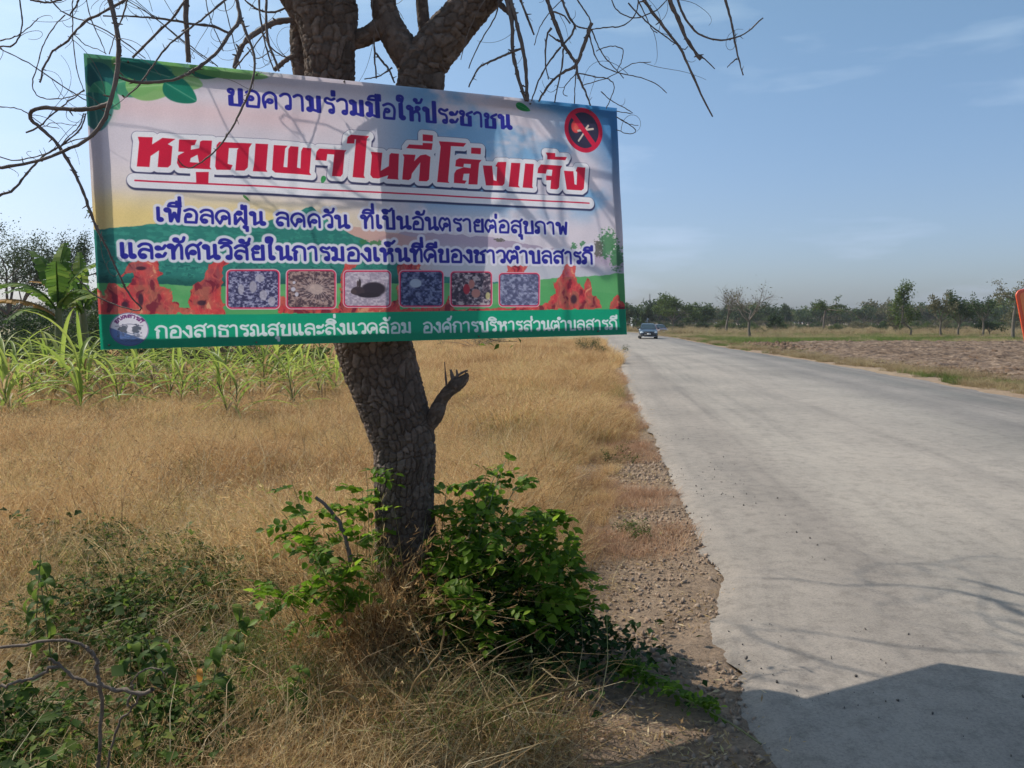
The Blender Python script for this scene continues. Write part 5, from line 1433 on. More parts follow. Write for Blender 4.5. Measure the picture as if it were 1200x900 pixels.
def shrub(name, label, stems, nleaf, leafmeshes=LM, rad=.006, scale=(0.7, 1.1), mat=None):
    """stems: list of 3-d control point lists"""
    b0 = np.array(stems[0][0]); root = thing(name, label, 'shrub', tuple(b0))
    pos = []
    for s in stems:
        c = catmull(np.array(s, float) - b0, 18)
        A = Acc(); A.tube(c + rng.normal(0, .002, c.shape), np.linspace(rad, rad * .3, 18), 6)
        A.obj('stem', M['stem'], root, True)
        pos.append(c)
    for q in range(nleaf):
        c = pos[q % len(pos)]; k = int(6 + 11.99 * rng.random() ** .6)
        t = c[min(k + 1, 17)] - c[k - 1]; t /= np.linalg.norm(t)
        d = t * (.3 + .5 * (k / 17)) + rng.normal(0, .6, 3); d[2] = abs(d[2]) * .5 - .1; d /= np.linalg.norm(d)
        o = bpy.data.objects.new('leaf', leafmeshes[rng.integers(len(leafmeshes))]); COL.objects.link(o); o.parent = root
        o.location = c[k] + rng.normal(0, .008, 3)
        qn = Vector(d).to_track_quat('X', 'Z'); e = qn.to_euler(); e.rotate_axis('X', rng.normal(0, .4)); o.rotation_euler = e
        s_ = scale[0] + (scale[1] - scale[0]) * rng.random(); o.scale = (s_, s_, s_)
    return root
def stemto(px, py, Yd, bx, by, Yb=None):
    b = G(bx, by); b.z = -0.05; e = P(px, py, Yd)
    m1 = b.lerp(e, .45) + Vector((0, 0, .10)); m2 = b.lerp(e, .8) + Vector((0, 0, .06))
    return [tuple(b), tuple(m1), tuple(m2), tuple(e)]
tips = [(592, 540, 3.95), (570, 556, 3.9), (640, 600, 3.9), (605, 570, 3.95), (585, 548, 3.95), (560, 598, 3.8), (612, 600, 4.0), (650, 622, 3.9), (690, 668, 3.8), (668, 705, 3.6), (630, 645, 3.9), (538, 585, 3.9), (600, 665, 3.6), (524, 570, 4.05), (640, 690, 3.5),
        (560, 660, 3.55), (700, 690, 3.7), (575, 575, 4.1), (530, 630, 3.6), (610, 630, 3.7), (665, 650, 4.0), (585, 620, 3.5), (545, 700, 3.4), (600, 715, 3.4), (650, 735, 3.4), (575, 745, 3.3), (520, 690, 3.4)]
shrub('leafy_shrub', 'bushy green shrub with paired oval leaves at the right of the tree foot',
      [stemto(a, b, yy, 500 + 3 * rng.normal() + (a - 500) * .25, 765 + 12 * rng.normal()) for a, b, yy in tips], 290, scale=(.62, 1.05))
shrub_o = [o for o in COL.objects if o.name.startswith('leafy_shrub')][0]
nn_ = 1500; dd = rng.normal(0, 1, (nn_, 3)); dd /= np.linalg.norm(dd, axis=1)[:, None]; dd *= (.55 + .45 * rng.random((nn_, 1)))
cc_ = dd * np.array([.44, .30, .34]) * (.8 + .5 * fbm(dd[:, :1] * 3 + 5, dd[:, 2:] * 3, 3, 6)) + np.array(P(592, 672, 3.75)) - np.array(shrub_o.location); cc_ = cc_[cc_[:, 2] > .02]
V, Fq = leaf_quads(cc_, .05, .6, aspect=.62, up=.8)
mesh_obj('foliage', V, Fq, M['shrub'], shrub_o)['kind'] = 'stuff'
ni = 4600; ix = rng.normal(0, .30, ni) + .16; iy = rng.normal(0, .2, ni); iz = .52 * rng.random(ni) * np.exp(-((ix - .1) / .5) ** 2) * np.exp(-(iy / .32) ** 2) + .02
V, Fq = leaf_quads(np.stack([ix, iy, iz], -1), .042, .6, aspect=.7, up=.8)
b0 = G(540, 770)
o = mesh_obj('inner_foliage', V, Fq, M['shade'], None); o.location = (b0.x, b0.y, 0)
tag(o, 'undergrowth packed below the green shrub, its leaves coloured dark for shade', 'undergrowth', kind='stuff')
tips = [(342, 568, 3.5), (330, 600, 3.4), (430, 552, 3.7), (395, 590, 3.6), (360, 640, 3.3), (415, 620, 3.5), (435, 590, 3.8), (385, 660, 3.3), (350, 690, 3.2), (425, 575, 3.85), (300, 670, 3.2), (410, 690, 3.3)]
shrub('sprouting_shrub', 'thin sprouting shrub with round paired leaves at the left of the trunk', [stemto(a, b, yy, 440 - (440 - a) * .4, 770 + 10 * rng.normal()) for a, b, yy in tips], 120, rad=.004, scale=(.6, .95))
A = Acc(); A.tube(catmull([tuple(P(a, b, 3.5)) for a, b in ((370, 583), (379, 590), (390, 602), (399, 616), (405, 630), (412, 660))], 20) + rng.normal(0, .002, (20, 3)), np.linspace(.007, .011, 20), 8)
o = A.obj('dead_stub', M['twig'], None, True); tag(o, 'short charred dead stick rising in the sprouting shrub left of the trunk', 'stick')

# dead grey branch in the lower-left corner
root = thing('dead_branch', 'bleached grey dead branch standing in the lower left weeds', 'branch', tuple(G(116, 1010)))
def stick(root_, name, pts, w0, w1, Yd, mat, Y2=None, n=28):
    m_ = len(pts); Y2 = Y2 or Yd
    c = catmull([tuple(P(a, b, Yd + (Y2 - Yd) * k / (m_ - 1)) - root_.location) for k, (a, b) in enumerate(pts)], n)
    A = Acc(); A.tube(c + rng.normal(0, .0028, c.shape), np.linspace(w0, w1, n) / F * Yd / 2 * (1 + .13 * rng.normal(size=n)), 7)
    return A.obj(name, mat, root_, True)
stick(root, 'branch', [(119, 1000), (116, 905), (118, 842), (116, 808), (116, 788), (112, 770), (98, 757), (78, 750), (38, 754), (0, 759), (-60, 768)], 5.5, 3, 2.25, M['deadwood'])
stick(root, 'branch', [(180, 809), (162, 813), (140, 809), (118, 804), (95, 796), (72, 782), (58, 771)], 6, 3.5, 2.22, M['deadwood'])
stick(root, 'branch', [(72, 781), (64, 781), (43, 793), (17, 800), (0, 805), (-50, 815)], 4.5, 3, 2.22, M['deadwood'])
stick(root, 'branch', [(151, 826), (153, 815), (157, 796), (170, 783), (185, 785), (192, 790)], 3, 1.4, 2.25, M['deadwood'])
stick(root, 'branch', [(165, 813), (155, 830), (140, 850), (128, 890), (120, 960)], 3, 2.4, 2.25, M['deadwood'])
stick(root, 'branch', [(100, 757), (112, 772), (114, 790), (120, 803)], 3.5, 3.5, 2.2, M['deadwood'])
for pts, lab, yy in (([(521, 737), (518, 755), (511, 772), (489, 793), (479, 815), (460, 844), (415, 897), (400, 930)], 'long bent straw stalk leaning in front of the shaded trunk foot', 2.9),
                 ([(385, 812), (396, 811), (412, 815), (423, 831), (415, 845), (400, 865), (398, 900), (398, 940)], 'pale hooked stalk at the bottom of the verge left of the trunk', 2.7),
                 ([(690, 800), (640, 815), (590, 830), (520, 850), (480, 880), (430, 930)], 'fallen straw stalk lying toward the gravel', 2.9)):
    r_ = thing('dry_stalk', lab, 'stalk', tuple(G(pts[-1][0], pts[-1][1])))
    stick(r_, 'stem', pts, 2.6, 2.4, yy, M['straw'])
# wilting weed with long drooping leaves
def longleaf(L, W, mat, bend=1.0, n=8, name='leaf', fold=.3, tear=0.0):
    """simple leaf along +X, arching down"""
    V = []; a = .55; x = 0; z = 0
    for k in range(n + 1):
        t = k / n; wd = W * math.sin(math.pi * min(1, .08 + t * .92)) ** .7 * (1 - tear * rng.random()) / 2
        if k == n: wd = W * .02
        V += [(x, -wd, z + wd * fold), (x, 0, z), (x, wd * (1 - tear * rng.random()), z + wd * fold)]
        x += math.cos(a) * L / n; z += math.sin(a) * L / n; a -= bend * 1.9 / n
    Fq = []
    for k in range(n): Fq += [(3 * k, 3 * k + 1, 3 * k + 4, 3 * k + 3), (3 * k + 1, 3 * k + 2, 3 * k + 5, 3 * k + 4)]
    return mesh_obj(name, V, np.array(Fq), mat, None, True, link=False).data
M['wilt'] = leafy('wilted_leaf', [(0.0, (0.42, 0.16, 0.03)), (1.0, (0.55, 0.28, 0.05))], .4, .5)
def rosette(name, label, cat, base, h, leaves, n, spread, sc, stemr, zrange=(.3, 1.0), up=.5, lean=(0, 0), group=None):
    root = thing(name, label, cat, tuple(base), group=group)
    c = catmull([(0, 0, -.05), (lean[0] * .4, lean[1] * .4, h * .5), (lean[0], lean[1], h)], 10)
    A = Acc(); A.tube(c, np.linspace(stemr, stemr * .45, 10), 6); A.obj('stem', M['stem'], root, True)
    for q in range(n):
        f = zrange[0] + (zrange[1] - zrange[0]) * (q + .5) / n; k = int(f * 9)
        o = bpy.data.objects.new('leaf', leaves[q % len(leaves)]); COL.objects.link(o); o.parent = root
        o.location = c[k]; o.rotation_euler = (rng.normal(0, .15), rng.normal(0, spread) - up * f, q * 2.4 + rng.normal(0, .4))
        s_ = sc * (.75 + .5 * rng.random()); o.scale = (s_, s_, s_)
    return root
wl = [longleaf(.13, .045, M['weed'], 1.3) for _ in range(3)]
for px, py, Yb, h, lab in ((232, 800, 2.75, .52, 'drooping weed with long dark leaves and one orange leaf'), (205, 760, 2.95, .45, 'small leafy weed between the dead branch and the straw'),
                      (60, 700, 3.2, .62, 'tall leafy weed at the left edge above the dead branch'), (35, 680, 3.5, .62, 'dark leafy weed at the far left edge of the photo'),
                      (275, 690, 3.3, .42, 'leafy weed in the straw left of the sprouting shrub'), (150, 720, 3.0, .4, 'broad-leaved weed tangled behind the dead branch'),
                      (330, 745, 2.9, .35, 'low leafy weed below the sprouting shrub')):
    p = P(px, py, Yb); p.z = -.05
    r_ = rosette('leafy_weed', lab, 'weed', p, h, wl, 20, .5, .8, .004, (.25, 1), -.1, (rng.normal(0, .06), rng.normal(0, .06)))
    if 'orange' in lab:
        o = bpy.data.objects.new('leaf', longleaf(.07, .022, M['wilt'], 1.6)); COL.objects.link(o); o.parent = r_; o.location = (.02, -.03, h * .8); o.rotation_euler = (0, .5, -1.2); o['label'] = 'wilted orange leaf'
# fallen leafy sprig lying on the gravel into the banner's shade
sp0 = G(892, 872); r_ = thing('fallen_sprig', 'fallen leafy sprig lying across the gravel onto the road edge', 'sprig', (sp0.x, sp0.y, .02))
pts = [G(a, b, .03) - r_.location for a, b in ((892, 872), (860, 850), (825, 830), (795, 815), (765, 795), (725, 772))]
c = catmull([tuple(q) for q in pts], 20); A = Acc(); A.tube(c, np.linspace(.004, .002, 20), 5); A.obj('stem', M['stem'], r_, True)
for q in range(44):
    o = bpy.data.objects.new('leaf', LM[q % 3]); COL.objects.link(o); o.parent = r_; k = int(7 + 12.9 * rng.random())
    o.location = c[k] + np.array([0, 0, .01]); o.rotation_euler = (rng.normal(0, .4), -.1 + .25 * rng.normal(), rng.random() * 6.28); o.scale = (.55,) * 3

# ------------------------------------------------------------------ sugarcane row and banana
CL = [longleaf(1.15, .045, M['cane'], b_, 9, fold=.5) for b_ in (.75, 1.0, .6, 1.2, .85)]
CLd = [longleaf(.8, .04, M['straw'], 1.5, 8, fold=.5) for _ in range(2)]
cpx = [6, 26, 42, 58, 96, 104, 110, 122, 140, 160, 182, 196, 212, 232, 250, 262, 276, 292, 310, 328, 345, 360, 378, 392, 14, 72, 150, 205, 268, 336]
order = ['first', 'second', 'third', 'fourth', 'fifth', 'sixth', 'seventh', 'eighth', 'ninth', 'tenth', 'eleventh', 'twelfth', 'thirteenth', 'fourteenth', 'fifteenth', 'sixteenth', 'seventeenth', 'eighteenth',
         'nineteenth', 'twentieth', 'twenty-first', 'twenty-second', 'twenty-third', 'twenty-fourth', 'twenty-fifth', 'twenty-sixth', 'twenty-seventh', 'twenty-eighth', 'twenty-ninth', 'last']
srt = sorted(cpx)
for q, px in enumerate(cpx):
    g = G(px, 452 + 26 * rng.random()) if q % 4 else G(px, 476 + 18 * rng.random())
    g.z = -.05
    rk = srt.index(px)
    rosette('sugarcane_plant', 'green sugarcane clump in the row under the banner, %s from the left end' % order[rk], 'sugarcane', g, .45 + .3 * rng.random(), [CL[0], CL[1], CLd[0], CL[2], CL[3], CL[4], CLd[1]], 16, .24, .86 + .6 * rng.random() ** 1.5 + (.2 if px < 120 else 0), .018, (.15, 1.0), .85, (rng.normal(0, .10), 0), 'sugarcane clumps in a row behind the grass')
for q in range(26):
    g = G(4 + q * 15.4 + 5 * rng.normal(), 446 + 10 * rng.random()); g.z = -.05
    rosette('young_cane', 'darker sugarcane stool at the back of the row, %s from the left' % order[q], 'sugarcane', g, .5, [CL[2], CL[4], CLd[1], CL[0]], 13, .25, 1.05 + .3 * rng.random(), .016, (.1, 1.0), .8, (rng.normal(0, .08), 0), 'darker sugarcane stools at the back of the row')
for q in range(24):
    g = G(8 + q * 16.5 + 6 * rng.normal(), 458 + 18 * rng.random()); g.z = -.05
    rosette('dry_cane_stubble', 'withered tan cane stubble behind the green clumps, tuft %s from the left' % order[q], 'sugarcane', g, .5, CLd, 10, .5, 1.0, .014, (.1, 1), .3, group='withered cane stubble behind the row')
def banana_leaf(L, W, mat, bend, seed):
    r_ = np.random.default_rng(seed); n = 16; V = []; Fq = []; a = 1.1; x = z = 0; pts = []
    for k in range(n + 1):
        pts.append((x, z)); x += math.cos(a) * L / n; z += math.sin(a) * L / n; a -= bend * 2.0 / n
    for k in range(2, n):           # torn segments, each its own pair of flaps
        t = k / n; w_ = W / 2 * math.sin(math.pi * min(1, (t - .1) / .92 + .05)) ** .5
        (x0, z0), (x1, z1) = pts[k], pts[k + 1]
        for s in (-1, 1):
            w1 = w_ * (.85 + .2 * r_.random()); dz = -w1 * (.15 + .35 * r_.random()); sh = .02 * r_.normal(); b0_ = len(V)
            V += [(x0, 0, z0), (x1, 0, z1), (x1 + sh + .03, s * w1, z1 + dz), (x0 + sh + .03 + .01, s * w1, z0 + dz * (1 + .1 * r_.normal()))]
            Fq.append((b0_, b0_ + 1, b0_ + 2, b0_ + 3) if s > 0 else (b0_ + 3, b0_ + 2, b0_ + 1, b0_))
    A = Acc(); A.add(np.array(V), np.array(Fq)); A.tube([(p[0], 0, p[1]) for p in pts], np.linspace(.03, .006, n + 1), 5)
    return A.obj('leaf', mat, None, False, link=False).data
def banana(px, py, lab, specs):
    g = G(px, py); g.z = -.1; root = thing('banana_plant', lab, 'banana plant', tuple(g))
    A = Acc(); A.tube([(0, 0, 0), (.02, 0, 1.2), (0, 0, 2.15)], [.16, .13, .08], 10); A.obj('stem', M['stem'], root, True)
    for k, (az, tilt, L, W, bend, dry, z) in enumerate(specs):
        o = bpy.data.objects.new('leaf', banana_leaf(L, W, M['bananad'] if dry else M['banana'], bend, k + int(px))); COL.objects.link(o); o.parent = root
        o.location = (0, 0, z + .6); o.rotation_euler = (0, -tilt, R(az)); o.scale = (1.12,) * 3
        if dry: o['label'] = 'dry orange banana leaf'
banana(72, 447, 'banana plant with torn arching leaves at the left edge of the banner', [
    (180, .1, 2.1, .5, .95, 0, 1.3), (150, .45, 1.9, .48, .6, 0, 1.4), (20, .35, 1.7, .45, .6, 0, 1.4), (200, -.3, 1.9, .42, .7, 1, 1.2), (100, .5, 1.8, .5, .4, 0, 1.45), (-60, .3, 1.8, .5, .7, 0, 1.4),
    (-110, .1, 1.6, .45, .9, 0, 1.3), (40, .0, 1.8, .5, .9, 0, 1.25), (-20, .2, 1.5, .45, 1.0, 0, 1.3), (60, .55, 1.5, .35, .3, 0, 1.5), (240, .0, 1.5, .4, 1.1, 0, 1.0)])
banana(100, 440, 'smaller banana plant half hidden behind the banner edge', [
    (180, .5, 1.7, .42, .35, 0, 1.3), (120, .4, 1.9, .4, .4, 0, 1.4), (0, .3, 1.6, .45, .7, 0, 1.3), (-90, .1, 1.6, .45, .9, 0, 1.2), (220, .2, 1.6, .4, .7, 1, 1.3), (60, .2, 1.6, .4, .8, 0, 1.3)])
def clumpbush(px, py, w_, h_, n, lab, mat, size=.07, name='wild_bush'):
    g = G(px, py); g.z = 0; root = thing(name, lab, 'bush', tuple(g))
    k = max(6, int(w_ * 6)); cc = np.stack([rng.normal(0, w_ * .3, k), rng.normal(0, w_ * .3, k), h_ * (.2 + .75 * rng.random(k))], -1)
    C = cc[rng.integers(k, size=n)] + rng.normal(0, .16 * h_, (n, 3)); C[:, 2] = np.abs(C[:, 2])
    A = Acc(); A.add(*leaf_quads(C, size, .8, aspect=.55)); A.obj('foliage', mat, root)
    A = Acc()
    for c_ in cc: A.tube([(0, 0, -.05), tuple(c_ * .5 + [0, 0, .1]), tuple(c_)], [.02, .014, .005], 5)
    A.obj('stem', M['fartrunk'], root, True)['kind'] = 'stuff'
clumpbush(30, 440, 1.6, 1.1, 1500, 'dark low bush behind the grass at the far left', M['tree1'])
clumpbush(95, 436, 1.6, 1.5, 1800, 'dark green bush at the foot of the banana plant', M['tree1'])
clumpbush(60, 432, 1.8, .9, 1200, 'olive bush between the banana plant and the left edge', M['tree2'])
clumpbush(20, 425, 3.2, 2.0, 7140, 'tall dark thicket at the far left behind the cane', M['tree1'], 0.125)
clumpbush(70, 428, 2.6, 1.7, 6120, 'dark green thicket between the banana plants and the cane', M['tree1'], 0.112)
clumpbush(120, 424, 3.0, 2.1, 6460, 'tall green thicket partly hidden by the banner left edge', M['tree1'], 0.125)
clumpbush(5, 440, 2.0, 1.0, 3740, 'yellow-green scrub at the extreme left behind the first cane', M['tree2'], 0.088)
clumpbush(180, 436, 3.0, .9, 4420, 'scrubby undergrowth behind the cane below the emblem', M['tree2'], 0.088)
clumpbush(250, 434, 3.0, .9, 4420, 'scrubby undergrowth behind the cane under the banner middle', M['tree3'], 0.088)
clumpbush(340, 434, 3.0, .9, 4420, 'scrubby undergrowth behind the cane beside the trunk', M['tree2'], 0.088)
clumpbush(690, 414, 1.4, .75, 1200, 'dark low bush in the grass by the far left road edge', M['tree1'], .06)
clumpbush(715, 421, 1.0, .5, 900, 'small dark bush shading the left edge of the road', M['tree1'], .05)
clumpbush(300, 425, 3, 1.1, 1500, 'scrub bush behind the sugarcane under the banner', M['tree1'])
clumpbush(560, 408, 3, 1.0, 1500, 'scrub bush in the far grass right of the trunk', M['tree3'])
print('plants', time.time() - T0)

# ------------------------------------------------------------------ trees across the fields
def gen_tree(H, Wd, kind, leafmat, nleaf, seed, lsize=.3, parts=True):
    r_ = np.random.default_rng(seed)
    TA = Acc(); tipsL = []
    split = {'round': .28, 'tall': .25, 'bare': .3, 'umbrella': .55, 'sparse': .35}[kind]
    tr = H * .028 if kind != 'tall' else H * .018
    base = [(0, 0, -.2), (r_.normal(0, .02 * H), 0, H * split * .5), (r_.normal(0, .03 * H), 0, H * split)]
    c = catmull(base, 8); TA.tube(c, np.linspace(tr, tr * .75, 8), 7)
    top = c[-1]
    def br(p, d, L, r, lv):
        n_ = 6; d = d / np.linalg.norm(d); pts = [p]
        for k in range(n_ - 1):
            d = d + r_.normal(0, .16, 3) + np.array([0, 0, .04 if kind != 'umbrella' else -.02]); d /= np.linalg.norm(d); p = p + d * L / (n_ - 1); pts.append(p)
        TA.tube(np.array(pts), np.linspace(r, r * .5, n_), 5 if lv < 2 else 3)
        tipsL.append((pts[-1], lv)); tipsL.append((pts[3], lv))
        if lv < (5 if kind in ('bare',) else 3):
            for q in range(3 if lv < 2 else 2 + (kind == 'bare')):
                k = r_.integers(2, n_); dd = d + r_.normal(0, .55, 3); dd[2] = dd[2] * .6 + (.25 if kind != 'umbrella' else .12)
                br(pts[k], dd, L * (.55 + .25 * r_.random()), r * .52, lv + 1)
    if kind == 'tall':
        pts = [top]; lean = r_.normal(0, .03 * H)
        c2 = catmull([top, top + [lean * .3, 0, H * .35], top + [lean, 0, H * .7]], 14); TA.tube(c2, np.linspace(tr * .75, tr * .12, 14), 6)
        for k in range(26):
            f = .02 + .96 * k / 26; p = c2[int(f * 13)]; a = r_.random() * 6.28; Lb = Wd * .5 * (1 - .75 * f) * (.6 + .6 * r_.random())
            e = p + np.array([math.cos(a) * Lb, math.sin(a) * Lb, Lb * .5]); TA.tube([p, e], [tr * .2, tr * .05], 3); tipsL.append((e, 3)); tipsL.append(((p + e) / 2, 3))
    else:
        nb = {'round': 6, 'bare': 5, 'umbrella': 6, 'sparse': 5}[kind]
        for k in range(nb):
            a = k / nb * 6.28 + r_.normal(0, .3); el = {'round': .8, 'bare': 1.1, 'umbrella': .55, 'sparse': .95}[kind] + r_.normal(0, .25)
            br(top, np.array([math.cos(a) * math.cos(el), math.sin(a) * math.cos(el), math.sin(el)]), (H - top[2]) * (.52 if kind != 'bare' else .48), tr * .55, 1)
    V = np.vstack(TA.v); TP = np.array([t[0] for t in tipsL]); lv = np.array([t[1] for t in tipsL])
    # scale crown to the wanted width/height
    zt = np.percentile(V[:, 2], 99.7); sw = Wd / (np.percentile(V[:, 0], 98) - np.percentile(V[:, 0], 2) + .01)
    def fit(Q):
        Q = Q.copy(); up_ = np.clip((Q[:, 2] - H * split * .6) / (H * split * .4), 0, 1); s = 1 + (sw - 1) * up_
        Q[:, 0] *= s; Q[:, 1] *= s; Q[:, 2] = Q[:, 2] * (H * .97 / zt); return Q
    V = fit(V); TP = fit(TP)
    L = None
    if nleaf:
        TPx = TP[lv >= 2]
        keep = r_.random(len(TPx)) < (.8 if kind in ('round', 'tall') else .5)
        TPx = TPx[keep] if keep.sum() > 3 else TPx
        wts = .3 + r_.random(len(TPx)); wts /= wts.sum()
        C = TPx[r_.choice(len(TPx), nleaf, p=wts)] + r_.normal(0, 1, (nleaf, 3)) * np.array([.075 * Wd, .075 * Wd, .045 * H]) * (1.0 if kind != 'umbrella' else .7)
        L = leaf_quads(C, lsize, .9, aspect=.6)
    return (V, np.vstack([f for f in TA.f])), L
def tree_at(px, by, ty, wpx, kind, mat, nleaf, label, seed, Yd=None, lsize=None):
    g = G(px, by); 
    if Yd: g = P(px, by, Yd)
    g.z = float(gz(np.array([g.x]), np.array([g.y]))[0]); H = P(px, ty, g.y).z - g.z; Wd = wpx / F * g.y
    root = thing('tree', label, 'tree', tuple(g))
    (V, Fq), L = gen_tree(H, Wd, kind, mat, nleaf, seed, lsize or g.y * .0024)
    # mixed quads only
    mesh_obj('trunk', V, Fq, M['fartrunk'], root, True)
    if L: mesh_obj('crown', L[0], L[1], mat, root)
    return root
tree_at(22, 405, 268, 84, 'round', M['tree1'], 9000, 'round-crowned dark tree beyond the cane at the far left', 3, 52)
tree_at(88, 405, 274, 52, 'round', M['tree1'], 8000, 'dark tree rising behind the banana plant', 4, 58)
tree_at(-30, 403, 300, 90, 'round', M['tree1'], 7000, 'dense tree cut off by the left edge of the photo', 14, 70)
tree_at(790, 388.5, 347, 36, 'round', M['tree2'], 3600, 'light green round tree just right of the oncoming car', 5)
tree_at(757, 388, 359, 14, 'round', M['tree1'], 1500, 'small dark tree directly above the oncoming car', 6)
tree_at(742, 387.5, 358, 22, 'round', M['tree1'], 1800, 'dark tree showing beside the lower right banner corner', 7)
tree_at(822, 388, 361, 26, 'round', M['tree1'], 2200, 'low dark tree between the light green tree and the bare trees', 8)
tree_at(852, 391.5, 333, 26, 'bare', M['tree3'], 90, 'slender leafless tree left of the bigger bare tree', 9)
tree_at(879, 394.5, 330, 54, 'bare', M['tree3'], 150, 'big spreading leafless tree across the field', 10)
tree_at(907, 390.5, 368, 13, 'round', M['tree1'], 900, 'small dark upright bush-like tree right of the bare trees', 11)
tree_at(965, 389.5, 346, 36, 'umbrella', M['tree2'], 1100, 'thin umbrella-crowned tree with several slim trunks', 12)
tree_at(1065, 394, 329, 24, 'tall', M['tree2'], 2600, 'tall narrow green tree standing above the wood', 13)
tree_at(1103, 394, 345, 26, 'sparse', M['tree3'], 1300, 'thin half-bare tree left of the dense green one', 15)
tree_at(1123, 393.5, 341, 34, 'round', M['tree1'], 3000, 'dense dark green tree in the group at right', 16)
tree_at(1151, 394.5, 346, 28, 'sparse', M['tree1'], 900, 'ragged dark tree with open crown between the dense and umbrella trees', 17)
tree_at(1160, 393.5, 374, 22, 'round', M['tree1'], 1200, 'low dark bushy tree at the foot of the ragged tree', 18)
tree_at(1187, 396.5, 327, 44, 'umbrella', M['tree3'], 900, 'tall grey umbrella-shaped tree beside the orange board', 19)
tree_at(1200, 393, 348, 34, 'round', M['tree3'], 1800, 'brownish dense tree behind the orange board', 20)
tree_at(1050, 391, 368, 20, 'round', M['tree3'], 800, 'low brownish bush-like tree below the tall narrow tree', 22)
# the far wood: one mass of trees
pr = []
for k, (kd, mt) in enumerate((('round', 'tree1'), ('round', 'tree2'), ('round', 'tree1'), ('tall', 'tree1'), ('sparse', 'tree3'), ('round', 'tree3'))):
    (V, Fq), L = gen_tree(6.5, 6.5 if kd != 'tall' else 2.6, kd, M[mt], 900, 40 + k, .55)
    me = mesh_obj('far_tree', np.vstack([V, L[0]]), np.vstack([Fq, L[1] + len(V)]), [M['fartrunk'], M[mt]], link=False)
    mi = np.zeros(len(me.data.polygons), np.int32); mi[len(Fq):] = 1; me.data.polygons.foreach_set('material_index', mi)
    pr.append(me)
nW = 1100
y = 205 + 150 * rng.random(nW); x = -0.85 * y + 1.75 * y * rng.random(nW)
k = ~((x > xL(y) - 3) & (x < xR(y) + 3)); x, y = x[k], y[k]
rot = np.stack([0 * x, 0 * x, rng.random(len(x)) * 6.28], -1)
scatter('far_wood', np.stack([x, y, 0 * x - .2], -1), rot, (.62 + .5 * rng.random(len(x))) * (1 + (rng.random(len(x)) < .06) * .35), rng.choice(6, len(x), p=[.3, .15, .2, .12, .08, .15]), pr, 'hazy line of dark green woodland along the horizon')
y = 118 + 90 * rng.random(420); x = xR(y) + 4 + (.75 * y) * rng.random(420)
scatter('field_scrub', np.stack([x, y, 0 * x - .1], -1), np.stack([0 * x, 0 * x, rng.random(420) * 6.28], -1), .10 + .16 * rng.random(420) ** 2 * 1.6, rng.choice([0, 1, 2, 5], 420),
        [q.copy() for q in pr], 'scattered low scrub bushes in the far grassland')

# ------------------------------------------------------------------ far structures
g = P(749, 385, 190)
M['render'] = simple('grey_render', (0.30, 0.33, 0.36), (0.38, 0.40, 0.43), 1.5, .85)
M['tin'] = simple('tin_roof', (0.30, 0.32, 0.34), (0.40, 0.40, 0.40), 2, .5, .3)
M['darkpaint'] = simple('dark_door', (0.06, 0.06, 0.07), (0.09, 0.09, 0.10), 3, .6)
bld = thing('roadside_building', 'small grey building among the trees behind the banner corner', 'building', (g.x, g.y, 0))
A = Acc(); A.box((0, 0, 1.2), (3.6, 3.4, 2.5)); A.obj('wall', M['render'], bld)
A = Acc(); A.box((0, -.3, 2.60), (4.2, 2.6, .07), (.18, 0, 0)); A.obj('roof', M['tin'], bld)
A = Acc(); A.box((-.8, -1.73, 1.0), (.9, .05, 2.0)); d_ = A.obj('door', M['darkpaint'], bld)
A = Acc(); A.box((.8, -1.72, 1.4), (1.0, .04, .8)); d_ = A.obj('window', M['darkpaint'], bld)
A = Acc(); A.box((.8, -1.76, .98), (1.1, .06, .05)); A.obj('sill', M['render'], d_)
g = P(761, 380, 320); mast = thing('radio_mast', 'thin lattice mast above the trees right of the banner', 'mast', (g.x, g.y, 0))
Hm = P(761, 344, 320).z
for a in range(3):
    A = Acc(); an = a * 2.094; A.tube([(.5 * math.cos(an), .5 * math.sin(an), 0), (.3 * math.cos(an), .3 * math.sin(an), Hm)], [.07, .05], 5); A.obj('leg', M['steel'], mast, True)
A = Acc()
for k in range(int(Hm / .8)):
    z = k * .8; r0 = .5 - .2 * z / Hm; r1 = .5 - .2 * (z + .8) / Hm
    for a in range(3):
        a0, a1 = a * 2.094, (a + 1) * 2.094; A.tube([(r0 * math.cos(a0), r0 * math.sin(a0), z), (r1 * math.cos(a1), r1 * math.sin(a1), z + .8)], [.03, .03], 4)
A.obj('bracing', M['steel'], mast)['kind'] = 'stuff'

# ------------------------------------------------------------------ cars
def paint(name, c, c2):
    return simple(name, c, c2, 2, .28, .45, 0, 40, 1.0)
M['navy'] = paint('dark_blue_paint', (0.020, 0.028, 0.042), (0.03, 0.04, 0.055))
M['maroon'] = paint('maroon_paint', (0.07, 0.018, 0.028), (0.10, 0.03, 0.04))
def plain(name, c, rough=.3, metal=0., coat=0.):
    return simple(name, c, tuple(q * .9 for q in c), 20, rough, metal, 0, 40, coat)
M['glass'] = plain('car_glass', (0.02, 0.04, 0.05), .06, 0, 1.)
M['tyre'] = plain('rubber', (0.02, 0.02, 0.02), .8); M['rim'] = plain('alloy', (0.45, 0.45, 0.47), .3, .8)
M['lamp'] = plain('headlamp', (0.75, 0.78, 0.80), .1, .4, 1.); M['chrome'] = plain('chrome', (.6, .6, .62), .15, 1.); M['plate'] = plain('number_plate', (.75, .75, .74), .5)
M['blackp'] = plain('black_plastic', (.015, .015, .017), .5)
